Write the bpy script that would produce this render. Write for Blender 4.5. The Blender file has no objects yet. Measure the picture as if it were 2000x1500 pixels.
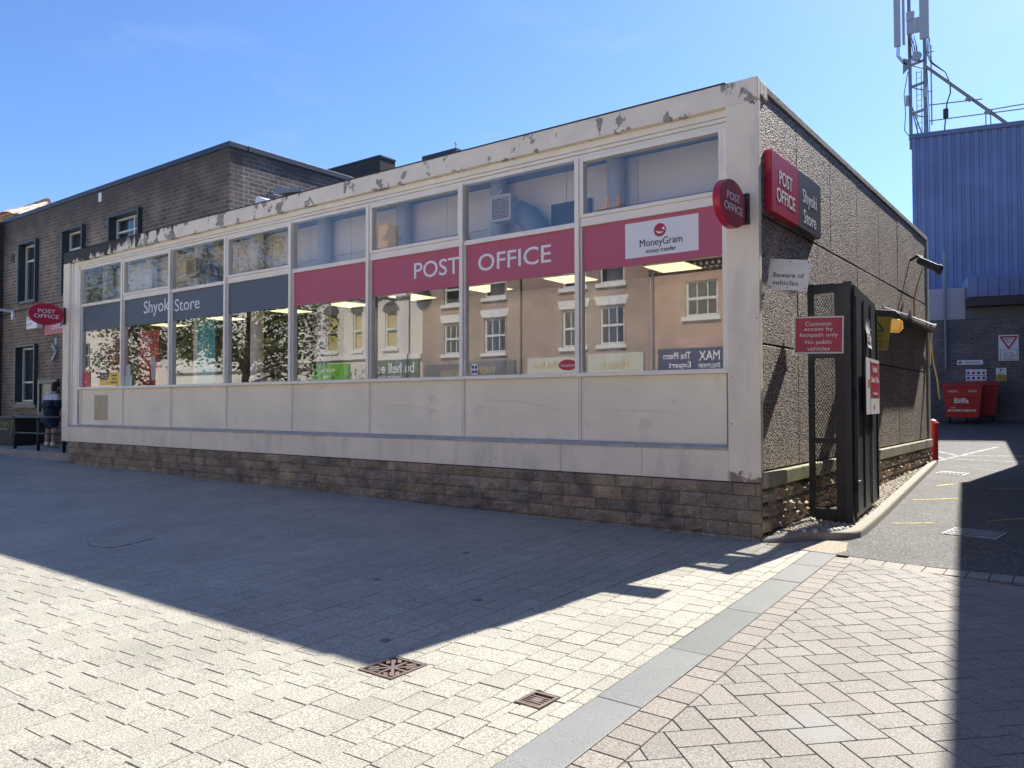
import bpy, bmesh, math, random
from mathutils import Vector, Matrix
random.seed(7)
C = bpy.context.scene.collection
SC = bpy.context.scene
# ------------------------------------------------------------------ camera, light, exposure
CAM = Vector((3.1997, -9.0472, 1.60))
YAW, PITCH, ROLL = 0.6468, 0.0257, -0.0010
fw = Vector((-math.sin(YAW)*math.cos(PITCH), math.cos(YAW)*math.cos(PITCH), math.sin(PITCH)))
rt = Vector((math.cos(YAW), math.sin(YAW), 0))
up = rt.cross(fw)
r2 = rt*math.cos(ROLL) + up*math.sin(ROLL)
u2 = up*math.cos(ROLL) - rt*math.sin(ROLL)
cam = bpy.data.objects.new('camera', bpy.data.cameras.new('camera')); C.objects.link(cam)
cam.matrix_world = Matrix(((r2.x, u2.x, -fw.x, CAM.x), (r2.y, u2.y, -fw.y, CAM.y), (r2.z, u2.z, -fw.z, CAM.z), (0, 0, 0, 1)))
cam.data.sensor_width = 36; cam.data.lens = 27.567
cam.data.clip_start = 0.05; cam.data.clip_end = 3000
SC.camera = cam
SUN = Vector((0.598, 5.558, 5.556)).normalized()
W = bpy.data.worlds.new('World'); SC.world = W; W.use_nodes = True
wn = W.node_tree.nodes; bg = wn['Background']
sky = wn.new('ShaderNodeTexSky'); sky.sky_type = 'NISHITA'; sky.sun_disc = False
sky.sun_elevation = math.asin(SUN.z); sky.sun_rotation = math.atan2(SUN.x, SUN.y)
sky.air_density = 1.0; sky.dust_density = 0.6; sky.ozone_density = 2.0; sky.altitude = 100
tint = wn.new('ShaderNodeMix'); tint.data_type = 'RGBA'; tint.blend_type = 'MULTIPLY'; tint.inputs[0].default_value = 1   # white balance of the sky light
tint.inputs[7].default_value = (.77, 1.0, 1.36, 1)
W.node_tree.links.new(sky.outputs[0], tint.inputs[6]); 
wtc = wn.new('ShaderNodeTexCoord'); wmp = wn.new('ShaderNodeMapping'); wmp.inputs['Scale'].default_value = (1.2, 2.6, 7.0); wmp.inputs['Rotation'].default_value = (.2, .1, .5)
wno = wn.new('ShaderNodeTexNoise'); wno.inputs['Scale'].default_value = 2.2; wno.inputs['Detail'].default_value = 7; wno.inputs['Roughness'].default_value = .62
wmr = wn.new('ShaderNodeMapRange'); wmr.inputs['From Min'].default_value = .56; wmr.inputs['From Max'].default_value = .80; wmr.inputs['To Max'].default_value = .10
wmx = wn.new('ShaderNodeMix'); wmx.data_type = 'RGBA'; wmx.inputs[7].default_value = (6.5, 7.0, 7.6, 1)      # faint wisps of high cloud
for a_, b_ in ((wtc.outputs['Generated'], wmp.inputs[0]), (wmp.outputs[0], wno.inputs['Vector']), (wno.outputs['Fac'], wmr.inputs['Value']), (wmr.outputs[0], wmx.inputs[0]), (tint.outputs[2], wmx.inputs[6]), (wmx.outputs[2], bg.inputs[0])): W.node_tree.links.new(a_, b_)
bg.inputs[1].default_value = 0.074
sl = bpy.data.lights.new('sun', 'SUN'); sl.energy = 5.0; sl.angle = math.radians(0.55); sl.color = (1.0, 0.94, 0.85)
so = bpy.data.objects.new('sun', sl); C.objects.link(so); so.location = SUN*60
so.rotation_euler = (-SUN).to_track_quat('-Z', 'Y').to_euler()
SC.view_settings.view_transform = 'Standard'; SC.view_settings.look = 'None'
SC.view_settings.exposure = 1.06; SC.view_settings.gamma = 1
SC.cycles.max_bounces = 8; SC.cycles.transparent_max_bounces = 16; SC.cycles.glossy_bounces = 5
SC.cycles.caustics_reflective = False; SC.cycles.caustics_refractive = False
SC.cycles.use_denoising = True

# ------------------------------------------------------------------ materials
def nodes(name):
    m = bpy.data.materials.new(name); m.use_nodes = True
    t = m.node_tree; b = t.nodes['Principled BSDF']
    return m, t, b
class N:
    def __init__(s, t): s.t = t
    def new(s, typ, **k):
        n = s.t.nodes.new('ShaderNode'+typ)
        for a, v in k.items(): setattr(n, a, v)
        return n
    def l(s, a, b): s.t.links.new(a, b)
    def coord(s): return s.new('TexCoord').outputs['Object']
    def val(s, sock, x):
        if hasattr(x, 'links') or hasattr(x, 'is_linked'): s.l(x, sock)
        else: sock.default_value = x
    def noise(s, scale, detail=3, rough=.55, vec=None, dist=0):
        n = s.new('TexNoise'); n.inputs['Scale'].default_value = scale; n.inputs['Detail'].default_value = detail
        n.inputs['Roughness'].default_value = rough; n.inputs['Distortion'].default_value = dist
        s.l(vec if vec is not None else s.coord(), n.inputs['Vector']); return n.outputs['Fac']
    def math(s, op, a, b=0.0, clamp=False):
        n = s.new('Math', operation=op, use_clamp=clamp); s.val(n.inputs[0], a); s.val(n.inputs[1], b); return n.outputs[0]
    def ramp(s, fac, lo, hi, a=0.0, b=1.0):
        n = s.new('MapRange'); s.val(n.inputs['Value'], fac); n.inputs['From Min'].default_value = lo; n.inputs['From Max'].default_value = hi
        n.inputs['To Min'].default_value = a; n.inputs['To Max'].default_value = b; return n.outputs[0]
    def mix(s, fac, a, b, mode='MIX'):
        n = s.new('Mix', data_type='RGBA', blend_type=mode); s.val(n.inputs[0], fac)
        for k, v in ((6, a), (7, b)):
            if isinstance(v, (tuple, list)): n.inputs[k].default_value = (*v[:3], 1)
            else: s.l(v, n.inputs[k])
        return n.outputs[2]
    def scale(s, col, f):
        n = s.new('Vector' + 'Math', operation='SCALE'); 
        if isinstance(col, (tuple, list)): n.inputs[0].default_value = col[:3]
        else: s.l(col, n.inputs[0])
        s.val(n.inputs['Scale'], f); return n.outputs[0]
    def bump(s, h, strength, dist=.01):
        n = s.new('Bump'); n.inputs['Strength'].default_value = strength; n.inputs['Distance'].default_value = dist
        s.l(h, n.inputs['Height']); return n.outputs[0]
    def sep(s, vec=None):
        n = s.new('SeparateXYZ'); s.l(vec if vec is not None else s.coord(), n.inputs[0]); return n.outputs
    def comb(s, x, y, z):
        n = s.new('CombineXYZ'); s.val(n.inputs[0], x); s.val(n.inputs[1], y); s.val(n.inputs[2], z); return n.outputs[0]
def mat(name, col, rough=.6, metal=0, var=None, fine=None, attr=False, bump=None, spec=.5, emit=None, dirt=None, coat=0):
    m, t, b = nodes(name); n = N(t); c = col
    if attr:
        a = n.new('Attribute'); a.attribute_name = 'Col'; c = a.outputs['Color']
    if var: c = n.scale(c, n.ramp(n.noise(var[0], 4), .3, .7, 1-var[1], 1+var[1]))
    if fine: c = n.scale(c, n.ramp(n.noise(fine[0], 2, .7), .3, .7, 1-fine[1], 1+fine[1]))
    if dirt: c = n.mix(n.ramp(n.noise(dirt[0], 5, .65), dirt[1], dirt[1]+dirt[3] if len(dirt) > 3 else dirt[1]+.08), c, dirt[2])
    if isinstance(c, (tuple, list)): b.inputs['Base Color'].default_value = (*c[:3], 1)
    else: n.l(c, b.inputs['Base Color'])
    b.inputs['Roughness'].default_value = rough; b.inputs['Metallic'].default_value = metal
    b.inputs['Specular IOR Level'].default_value = spec; b.inputs['Coat Weight'].default_value = coat
    if bump: n.l(n.bump(n.noise(bump[0], 4), bump[1], bump[2] if len(bump) > 2 else .01), b.inputs['Normal'])
    if emit:
        b.inputs['Emission Color'].default_value = (*emit[0], 1); b.inputs['Emission Strength'].default_value = emit[1]
    return m
def brick(name, c1, c2, mortar, bw=.25, bh=.085, ms=.012, soot=None, mort_vis=1.0, bumpk=.5, tint=None):
    m, t, b = nodes(name); n = N(t)
    x, y, z = n.sep(); u = n.math('ADD', x, y)
    v = n.comb(u, z, 0)
    br = n.new('TexBrick'); n.l(v, br.inputs['Vector']); br.inputs['Scale'].default_value = 1
    br.inputs['Color1'].default_value = (*c1, 1); br.inputs['Color2'].default_value = (*c2, 1); br.inputs['Mortar'].default_value = (*mortar, 1)
    br.inputs['Brick Width'].default_value = bw; br.inputs['Row Height'].default_value = bh; br.inputs['Mortar Size'].default_value = ms
    br.inputs['Mortar Smooth'].default_value = .3; br.inputs['Bias'].default_value = -.1
    c = n.scale(br.outputs['Color'], n.ramp(n.noise(1.3, 5), .3, .7, .75, 1.25))
    c = n.scale(c, n.ramp(n.noise(40, 2), .3, .7, .85, 1.15))
    if soot:   # (z start, z end, colour): old soot and damp under the roof edge, broken up by noise
        k = n.ramp(n.math('ADD', z, n.math('MULTIPLY', n.noise(1.1, 5, .6), soot[3])), soot[0], soot[1])
        c = n.mix(n.math('MULTIPLY', k, .85), c, soot[2])
    n.l(c, b.inputs['Base Color']); b.inputs['Roughness'].default_value = .85
    h = n.math('ADD', n.math('MULTIPLY', br.outputs['Fac'], -1.0), n.math('MULTIPLY', n.noise(60, 3), .3))
    n.l(n.bump(h, bumpk, .012), b.inputs['Normal'])
    return m
def glass_mat(name, ior=2.2, tint=(.93, .96, .95), wav=.0, rough=0.0):
    m, t, b = nodes(name); n = N(t); t.nodes.remove(b); out = t.nodes['Material Output']
    tr = n.new('BsdfTransparent'); tr.inputs[0].default_value = (*tint, 1)
    gl = n.new('BsdfGlossy'); gl.inputs['Roughness'].default_value = rough; gl.inputs[0].default_value = (.97, .98, 1, 1)
    fr = n.new('Fresnel'); fr.inputs['IOR'].default_value = ior
    if wav:
        bp = n.bump(n.noise(.55, 1), 1.0, wav); n.l(bp, gl.inputs['Normal'])
    mx = n.new('MixShader'); ge = n.new('NewGeometry'); n.l(n.math('MULTIPLY', fr.outputs[0], n.math('SUBTRACT', 1.0, ge.outputs['Backfacing'])), mx.inputs[0]); n.l(tr.outputs[0], mx.inputs[1]); n.l(gl.outputs[0], mx.inputs[2])
    n.l(mx.outputs[0], out.inputs[0]); return m
M = {}
M['cream'] = mat('cream_paint', (.90, .82, .63), .55, var=(1.1, .07), bump=(3, .12, .02), dirt=(2.3, .60, (.60, .54, .46), .25))
M['white'] = mat('white_frame_paint', (.90, .84, .72), .45, var=(3, .05), dirt=(9, .70, (.45, .42, .38), .1))
M['grout'] = mat('grey_sill', (.42, .42, .42), .6, var=(4, .2), dirt=(12, .62, (.15, .14, .12), .1))
M['flash'] = mat('roof_felt', (.06, .065, .07), .8)
M['red'] = mat('sign_red', (.46, .018, .055), .35)
M['vinyl_red'] = mat('vinyl_red', (.50, .115, .175), .6)
M['vinyl_grey'] = mat('vinyl_grey', (.105, .14, .175), .6)
M['letter'] = mat('white_lettering', (.82, .82, .82), .5)
M['dark_letter'] = mat('dark_lettering', (.045, .04, .06), .5)
M['plate'] = mat('white_plate', (.80, .80, .80), .4)
M['oldplate'] = mat('weathered_white_plate', (.70, .70, .69), .45, var=(8, .06), dirt=(14, .72, (.45, .43, .4)))
M['greybox'] = mat('sign_grey', (.085, .09, .10), .35)
M['charcoal'] = mat('charcoal_bracket', (.03, .032, .035), .5)
M['blackmetal'] = mat('black_painted_steel', (.022, .024, .027), .45, var=(3, .35), dirt=(7, .66, (.10, .10, .10), .15))
M['screw'] = mat('dark_screw', (.06, .055, .05), .5, metal=.4)
M['bollard'] = mat('bollard_red', (.42, .02, .02), .4)
M['binred'] = mat('bin_red_plastic', (.40, .012, .016), .45, var=(2, .1))
M['rubber'] = mat('rubber_black', (.015, .015, .016), .7)
M['galv'] = mat('galvanised_steel', (.22, .24, .27), .45, metal=.5, var=(5, .15))
M['antenna'] = mat('antenna_grey', (.36, .39, .44), .5)
M['cable'] = mat('cable_black', (.03, .03, .033), .6)
M['concrete'] = mat('concrete', (.34, .32, .28), .85, var=(3, .18), fine=(90, .2), bump=(60, .3))
M['mossledge'] = mat('mossy_ledge', (.36, .33, .25), .85, var=(3, .2), fine=(70, .2), dirt=(2.2, .46, (.20, .24, .09), .2), bump=(40, .4))
M['coping'] = mat('weathered_coping', (.38, .36, .32), .85, var=(6, .2), dirt=(9, .52, (.13, .13, .10), .15), bump=(30, .5))
M['stone'] = mat('sandstone', None, .9, attr=True, var=(4, .30), fine=(50, .25), dirt=(2.2, .50, (.10, .085, .075), .22), bump=(22, .9, .03))
M['pav'] = mat('paving_block', None, .75, attr=True, fine=(95, .62), var=(.7, .13), dirt=(5.5, .685, (.23, .215, .19), .03), bump=(170, .25, .004))
M['pavpink'] = mat('herringbone_block', None, .75, attr=True, fine=(95, .55), var=(1.5, .08), dirt=(.55, .60, (.25, .26, .25), .12), bump=(170, .25, .004))
M['granite'] = mat('granite_slab', None, .42, attr=True, fine=(190, .5), var=(2, .06), bump=(140, .05, .003))
M['sand'] = mat('joint_sand', (.14, .125, .105), .95, fine=(80, .3))
M['apron'] = mat('paving_far', (.55, .51, .44), .8, fine=(120, .3), var=(.6, .08))
M['cobble'] = mat('cobble', None, .8, attr=True, fine=(60, .25), bump=(50, .4))
M['iron'] = mat('rusty_cast_iron', (.17, .13, .115), .6, metal=.3, var=(14, .3), dirt=(20, .55, (.24, .15, .09), .1))
M['steel_cover'] = mat('worn_steel_cover', (.22, .225, .23), .45, metal=.5, var=(9, .3))
M['yellowline'] = mat('worn_yellow_line', (.55, .45, .10), .8, dirt=(18, .47, (.11, .11, .105), .12))
M['whiteline'] = mat('worn_white_line', (.45, .45, .43), .8, dirt=(16, .45, (.12, .12, .115), .12))
M['kerb'] = mat('kerb_concrete', (.31, .295, .25), .85, fine=(80, .3), dirt=(2.6, .55, (.30, .28, .15), .2), bump=(60, .4))
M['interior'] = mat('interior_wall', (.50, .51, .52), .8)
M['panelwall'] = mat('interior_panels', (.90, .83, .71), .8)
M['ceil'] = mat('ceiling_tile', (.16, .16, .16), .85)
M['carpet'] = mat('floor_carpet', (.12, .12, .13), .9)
M['lamp'] = mat('lit_ceiling_panel', (.9, .85, .6), .5, emit=((1.0, .88, .54), .72))
M['poster_red'] = mat('poster_red', (.62, .04, .08), .5)
M['poster_teal'] = mat('poster_teal', (.05, .42, .44), .5)
M['darkpanel'] = mat('dark_display', (.20, .02, .035), .5)
M['fan'] = mat('fan_plastic', (.55, .50, .42), .5)
M['fandark'] = mat('fan_grille', (.10, .09, .085), .6)
M['duct'] = mat('duct_grey', (.20, .24, .30), .5)
M['yellow'] = mat('sticker_yellow', (.80, .50, .02), .4)
M['yellowsign'] = mat('warning_yellow', (.42, .30, .03), .45)
M['orange'] = mat('sticker_orange', (.75, .18, .03), .45)
M['beige'] = mat('beige_vent', (.52, .42, .26), .6, var=(14, .14))
def amber():
    m, t, b = nodes('amber_lens'); n = N(t); b.inputs['Base Color'].default_value = (.9, .68, .28, 1); b.inputs['Roughness'].default_value = .15
    tr = n.new('BsdfTranslucent'); tr.inputs[0].default_value = (.95, .75, .36, 1); mx = n.new('MixShader'); mx.inputs[0].default_value = .7
    n.l(b.outputs[0], mx.inputs[1]); n.l(tr.outputs[0], mx.inputs[2]); n.l(mx.outputs[0], t.nodes['Material Output'].inputs[0]); return m
M['amber'] = amber()
M['navy'] = mat('navy_cloth', (.014, .022, .060), .85, var=(14, .15), bump=(9, .35, .03))
M['shirtwhite'] = mat('white_cloth', (.62, .64, .72), .85, bump=(9, .35, .03))
M['skin'] = mat('skin', (.48, .29, .21), .55)
M['hair'] = mat('dark_hair', (.012, .010, .010), .6, bump=(90, .6))
M['shoe'] = mat('trainer', (.34, .36, .20), .6)
M['frameblue'] = mat('dark_steel_surround', (.042, .058, .060), .4)
M['winwhite'] = mat('white_window_paint', (.66, .66, .63), .45)
M['glassdark'] = mat('dark_window_glass', (.012, .016, .020), .03, spec=.9)
M['curtain'] = mat('net_curtain', (.10, .11, .12), .9)
M['cap'] = mat('metal_roof_edge', (.035, .045, .07), .45, metal=.2, var=(3, .15), dirt=(25, .66, (.16, .17, .18), .05))
M['tile'] = mat('orange_roof_tile', (.42, .22, .14), .8, var=(5, .25))
M['slate'] = mat('slate', (.13, .125, .12), .6, var=(5, .3))
M['render'] = mat('cream_render', (.66, .60, .52), .8, var=(2, .06))
M['whiteren'] = mat('white_render', (.74, .72, .64), .8, var=(2, .05))
M['stonetrim'] = mat('painted_trim', (.74, .72, .66), .6)
M['shop_green'] = mat('shop_green', (.10, .14, .10), .5)
M['shop_lime'] = mat('shop_lime', (.16, .42, .06), .5)
M['shop_blue'] = mat('shop_blue', (.025, .03, .10), .5)
M['shop_cream'] = mat('shop_cream', (.56, .55, .45), .5)
M['shop_grey'] = mat('shop_grey', (.12, .12, .12), .5)
M['gold'] = mat('gold_lettering', (.55, .42, .12), .4)
M['blind'] = mat('yellow_blind', (.50, .40, .16), .8)
M['bark'] = mat('bark', (.10, .075, .055), .9, var=(8, .3), bump=(20, .6))
M['leaf'] = mat('leaf', None, .55, attr=True)
M['bluesign'] = mat('blue_print', (.03, .06, .25), .5)
M['greymesh'] = mat('pale_mesh_cloth', (.42, .40, .44), .8, fine=(30, .1))
M['softdark'] = mat('dark_soffit', (.055, .05, .05), .8)
M['tan'] = mat('tan_cable', (.42, .28, .13), .6)
M['gravel'] = mat('gravel_patch', (.36, .31, .24), .9, fine=(55, .5), bump=(50, .6, .02))
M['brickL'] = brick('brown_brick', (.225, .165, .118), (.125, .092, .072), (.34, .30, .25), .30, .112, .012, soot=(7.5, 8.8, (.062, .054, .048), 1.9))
M['brickD'] = brick('shaded_brick', (.055, .045, .045), (.03, .027, .03), (.075, .07, .068))  # brick colours darkened to carry the deeper shade on the left wing
M['brickB'] = brick('dark_blue_brick', (.13, .115, .115), (.07, .068, .076), (.24, .225, .22))
M['brickO'] = brick('orange_brick', (.49, .29, .20), (.43, .245, .165), (.43, .32, .25), ms=.01)
M['brickT'] = brick('red_brown_brick', (.36, .245, .185), (.29, .195, .148), (.36, .29, .245), ms=.01)

def asphalt():
    m, t, b = nodes('asphalt'); n = N(t)
    vo = n.new('TexVoronoi'); vo.inputs['Scale'].default_value = 75; n.l(n.coord(), vo.inputs['Vector'])
    sp = n.sep(vo.outputs['Color'])[0]
    c = n.mix(n.ramp(sp, .62, .95), (.046, .045, .044), (.20, .195, .18))
    c = n.scale(c, n.ramp(n.noise(1.6, 5, .6), .3, .7, .8, 1.25))
    n.l(c, b.inputs['Base Color']); b.inputs['Roughness'].default_value = .8
    n.l(n.bump(n.math('ADD', sp, n.noise(50, 3)), .6, .008), b.inputs['Normal'])
    return m
M['asphalt'] = asphalt()
def pebble():
    m, t, b = nodes('exposed_pebble_aggregate'); n = N(t)
    co = n.coord()
    vo = n.new('TexVoronoi'); vo.inputs['Scale'].default_value = 46; n.l(co, vo.inputs['Vector'])
    r = n.sep(vo.outputs['Color'])
    peb = n.mix(n.ramp(r[0], .15, .95), (.19, .14, .108), (.82, .70, .585))
    peb = n.mix(n.math('MULTIPLY', n.ramp(r[1], .7, .9), .5), peb, (.34, .19, .12))
    d = vo.outputs['Distance']
    c = n.mix(n.ramp(d, .42, .62), peb, (.075, .06, .05))
    c = n.scale(c, n.ramp(n.noise(.9, 4), .3, .7, .85, 1.15))
    n.l(c, b.inputs['Base Color']); b.inputs['Roughness'].default_value = .6
    h = n.math('SUBTRACT', n.math('MULTIPLY', r[2], .5), d)
    n.l(n.bump(h, 1.0, .022), b.inputs['Normal'])
    return m
M['pebble'] = pebble()
def fascia():
    # white paint flaking off grey-brown concrete; black algae running down from the top, thick at the far (left) end
    m, t, b = nodes('flaking_white_fascia'); n = N(t)
    co = n.coord(); x, y, z = n.sep(co)
    st = n.comb(n.math('MULTIPLY', x, 1.0), y, n.math('MULTIPLY', z, .8))
    flake = n.noise(2.6, 7, .62, st, .35)
    low = n.noise(.33, 2, .5, n.comb(x, 3.3, 0))
    fac = n.ramp(n.math('ADD', flake, n.math('MULTIPLY', n.math('SUBTRACT', low, .5), .30)), .552, .566)
    base = n.scale((.88, .795, .635), n.ramp(n.noise(2.5, 5), .3, .7, .90, 1.06))
    c = n.mix(fac, base, n.scale((.36, .31, .265), n.ramp(n.noise(14, 4), .3, .7, .6, 1.3)))
    # algae drips
    drip = n.noise(1, 5, .62, n.comb(n.math('MULTIPLY', x, 4.5), 0, n.math('MULTIPLY', z, .9)))
    edge = n.ramp(x, -18.2, -11.5, 1.0, 0.0)
    near_top = n.ramp(z, 5.10, 5.48, 0.0, 1.0)
    k = n.math('ADD', n.math('MULTIPLY', near_top, .13), n.math('MULTIPLY', edge, .275))
    k = n.math('ADD', k, n.math('MULTIPLY', n.math('SUBTRACT', drip, .5), .95))
    k = n.math('ADD', k, n.math('MULTIPLY', n.math('MULTIPLY', near_top, edge), .30))
    alg = n.ramp(k, .29, .35)
    c = n.mix(alg, c, n.scale((.035, .034, .032), n.ramp(n.noise(30, 2), .3, .7, .6, 1.4)))
    n.l(c, b.inputs['Base Color']); b.inputs['Roughness'].default_value = .7
    n.l(n.bump(n.math('MULTIPLY', fac, -1.0), .5, .006), b.inputs['Normal'])
    return m
M['fascia'] = fascia()
def column_mat():
    m, t, b = nodes('stained_white_concrete'); n = N(t)
    co = n.coord(); x, y, z = n.sep(co)
    c = n.scale((.90, .81, .635), n.ramp(n.noise(1.1, 5), .3, .7, .90, 1.06))
    st = n.noise(1.4, 5, .6, n.comb(n.math('MULTIPLY', x, 2.0), y, n.math('MULTIPLY', z, .55)), .3)
    c = n.mix(n.math('MULTIPLY', n.ramp(st, .50, .72), .5), c, (.50, .46, .41))
    pits = n.noise(7, 4, .6, co, .4)
    c = n.mix(n.ramp(pits, .70, .715), c, (.17, .16, .15))
    low = n.math('ADD', z, n.math('MULTIPLY', n.noise(3.2, 4, .6), .5))
    bare = n.math('MULTIPLY', n.ramp(low, 1.02, .99), n.ramp(x, -.42, -.36))
    c = n.mix(n.math('MULTIPLY', bare, n.ramp(x, -17, -16)), c, (.30, .215, .185))
    n.l(c, b.inputs['Base Color']); b.inputs['Roughness'].default_value = .65
    n.l(n.bump(n.noise(12, 5), .15, .01), b.inputs['Normal'])
    return m
M['column'] = column_mat()
M['glass'] = glass_mat('shop_window_glass', 2.4, (.96, .96, .95), .00012)
M['glass_top'] = glass_mat('top_window_glass', 1.95, (.96, .95, .93), .00012)
M['glass_small'] = glass_mat('small_window_glass', 1.9, (.9, .93, .93), 0)
M['clad'] = mat('blue_profiled_cladding', (.14, .175, .33), .4, var=(.35, .22), metal=.0)
M['cladtrim'] = mat('blue_cladding_trim', (.12, .15, .26), .4)

# ------------------------------------------------------------------ mesh helpers
ORG = {}
def gz(x, y):
    x = max(-40, min(12, x)); yy = max(-26, min(26, y))
    z = -.0073*x + .016*yy
    if yy > 12: z += .037*(yy-12)
    return z
class MB:
    def __init__(s): s.v = []; s.f = []; s.c = []
    def add(s, vs, fs, col=None):
        o = len(s.v); s.v += [tuple(v) for v in vs]
        for f in fs: s.f.append(tuple(i+o for i in f)); s.c.append(col)
        return s
    def box(s, x0, x1, y0, y1, z0, z1, col=None):
        if x0 > x1: x0, x1 = x1, x0
        if y0 > y1: y0, y1 = y1, y0
        if z0 > z1: z0, z1 = z1, z0
        return s.add([(x0,y0,z0),(x1,y0,z0),(x1,y1,z0),(x0,y1,z0),(x0,y0,z1),(x1,y0,z1),(x1,y1,z1),(x0,y1,z1)],
            [(0,3,2,1),(4,5,6,7),(0,1,5,4),(1,2,6,5),(2,3,7,6),(3,0,4,7)], col)
    def obox(s, c, u, v, w, su, sv, sw, col=None):   # centre, axes, full sizes
        c = Vector(c); u = Vector(u)*su/2; v = Vector(v)*sv/2; w = Vector(w)*sw/2
        p = [c-u-v-w, c+u-v-w, c+u+v-w, c-u+v-w, c-u-v+w, c+u-v+w, c+u+v+w, c-u+v+w]
        f = [(0,3,2,1),(4,5,6,7),(0,1,5,4),(1,2,6,5),(2,3,7,6),(3,0,4,7)]
        if u.cross(v).dot(w) < 0: f = [tuple(reversed(q)) for q in f]
        return s.add(p, f, col)
    def prism(s, pts, d, col=None):     # planar polygon (3-D points) extruded along d
        n = len(pts); pts = [Vector(p) for p in pts]; d = Vector(d)
        nn = Vector((0,0,0))
        for i in range(n): nn += pts[i].cross(pts[(i+1) % n])
        if nn.dot(d) > 0: pts = pts[::-1]
        q = pts + [p+d for p in pts]
        fs = [tuple(range(n)), tuple(range(2*n-1, n-1, -1))] + [(i, i+n, (i+1) % n+n, (i+1) % n) for i in range(n)]
        return s.add(q, fs, col)
    def tube(s, path, r, n=8, cap=True, col=None):
        path = [Vector(p) for p in path]; rs = r if isinstance(r, (list, tuple)) else [r]*len(path)
        rings = []; prev = None
        for i, p in enumerate(path):
            a = path[min(i+1, len(path)-1)] - path[max(i-1, 0)]; a.normalize()
            if prev is None:
                ref = Vector((0,0,1)) if abs(a.z) < .9 else Vector((1,0,0)); e1 = a.cross(ref).normalized()
            else:
                e1 = (prev - a*prev.dot(a)).normalized()
            prev = e1; e2 = a.cross(e1)
            rings.append([p + e1*rs[i]*math.cos(2*math.pi*k/n) + e2*rs[i]*math.sin(2*math.pi*k/n) for k in range(n)])
        vs = [v for g in rings for v in g]; fs = []
        for i in range(len(path)-1):
            for k in range(n):
                fs.append((i*n+k, i*n+(k+1) % n, (i+1)*n+(k+1) % n, (i+1)*n+k))
        if cap: fs += [tuple(range(n-1, -1, -1)), tuple((len(path)-1)*n+k for k in range(n))]
        return s.add(vs, fs, col)
    def ell(s, c, rx, ry, rz, n=12, m=8, col=None, ax=None):
        vs = []; fs = []; c = Vector(c)
        for i in range(m+1):
            th = math.pi*i/m
            for k in range(n):
                ph = 2*math.pi*k/n
                p = Vector((rx*math.sin(th)*math.cos(ph), ry*math.sin(th)*math.sin(ph), rz*math.cos(th)))
                if ax is not None: p = ax @ p
                vs.append(c+p)
        for i in range(m):
            for k in range(n): fs.append((i*n+k, (i+1)*n+k, (i+1)*n+(k+1) % n, i*n+(k+1) % n))
        return s.add(vs, fs, col)
    def text(s, body, o, u, v, w=None, h=None, thick=.004, bold=0, mirror=False, align='L', spacing=1.0):
        # letters as real relief: o = lower left (or centre) of the text box, u right, v up
        g = text_geo(body, bold, spacing); vs, fs = g
        if not vs: return s
        x0 = min(p[0] for p in vs); x1 = max(p[0] for p in vs); y0 = min(p[1] for p in vs); y1 = max(p[1] for p in vs)
        H = y1-y0; Wd = x1-x0
        if h is None: sy = sx = w/Wd
        elif w is None: sy = sx = h/H
        else: sx = w/Wd; sy = h/H
        u = Vector(u); v = Vector(v); nn = u.cross(v)*thick; o = Vector(o)
        dx = -x0 if align == 'L' else -(x0+x1)/2; dy = -y0 if align == 'L' else -(y0+y1)/2
        top = [o + u*((p[0]+dx)*sx) + v*((p[1]+dy)*sy) + nn for p in vs]
        bot = [o + u*((p[0]+dx)*sx) + v*((p[1]+dy)*sy) for p in vs]
        k = len(vs); F = [tuple(f) for f in fs]
        cnt = {}
        for f in F:
            for i in range(len(f)):
                a, b = f[i], f[(i+1) % len(f)]; cnt[(a, b)] = 1
        side = [(a, a+k, b+k, b) for (a, b) in cnt if (b, a) not in cnt]
        allf = F + [(q[3], q[2], q[1], q[0]) for q in [(b, a, a+k, b+k) for (a, b) in cnt if (b, a) not in cnt]]
        return s.add(top+bot, allf)
    def build(s, name, m, parent=None, loc=None, bevel=0, smooth=False, seg=2):
        org = ORG[parent.name] if parent is not None else Vector(loc if loc is not None else (0, 0, 0))
        me = bpy.data.meshes.new(name)
        me.from_pydata([(x-org.x, y-org.y, z-org.z) for x, y, z in s.v], [], s.f)
        if any(c is not None for c in s.c):
            at = me.color_attributes.new('Col', 'FLOAT_COLOR', 'CORNER'); i = 0; buf = []
            for f, c in zip(s.f, s.c):
                c = c or (.5, .5, .5)
                buf += [c[0], c[1], c[2], 1.0]*len(f)
            at.data.foreach_set('color', buf)
        me.materials.append(M[m] if isinstance(m, str) else m)
        if smooth: me.polygons.foreach_set('use_smooth', [True]*len(me.polygons))
        me.update()
        o = bpy.data.objects.new(name, me); C.objects.link(o)
        if parent is not None: o.parent = parent
        else: o.location = org
        ORG[o.name] = org
        if bevel:
            b = o.modifiers.new('bevel', 'BEVEL'); b.width = bevel; b.segments = seg; b.limit_method = 'ANGLE'; b.angle_limit = .9
        return o
_tg = {}
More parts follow.
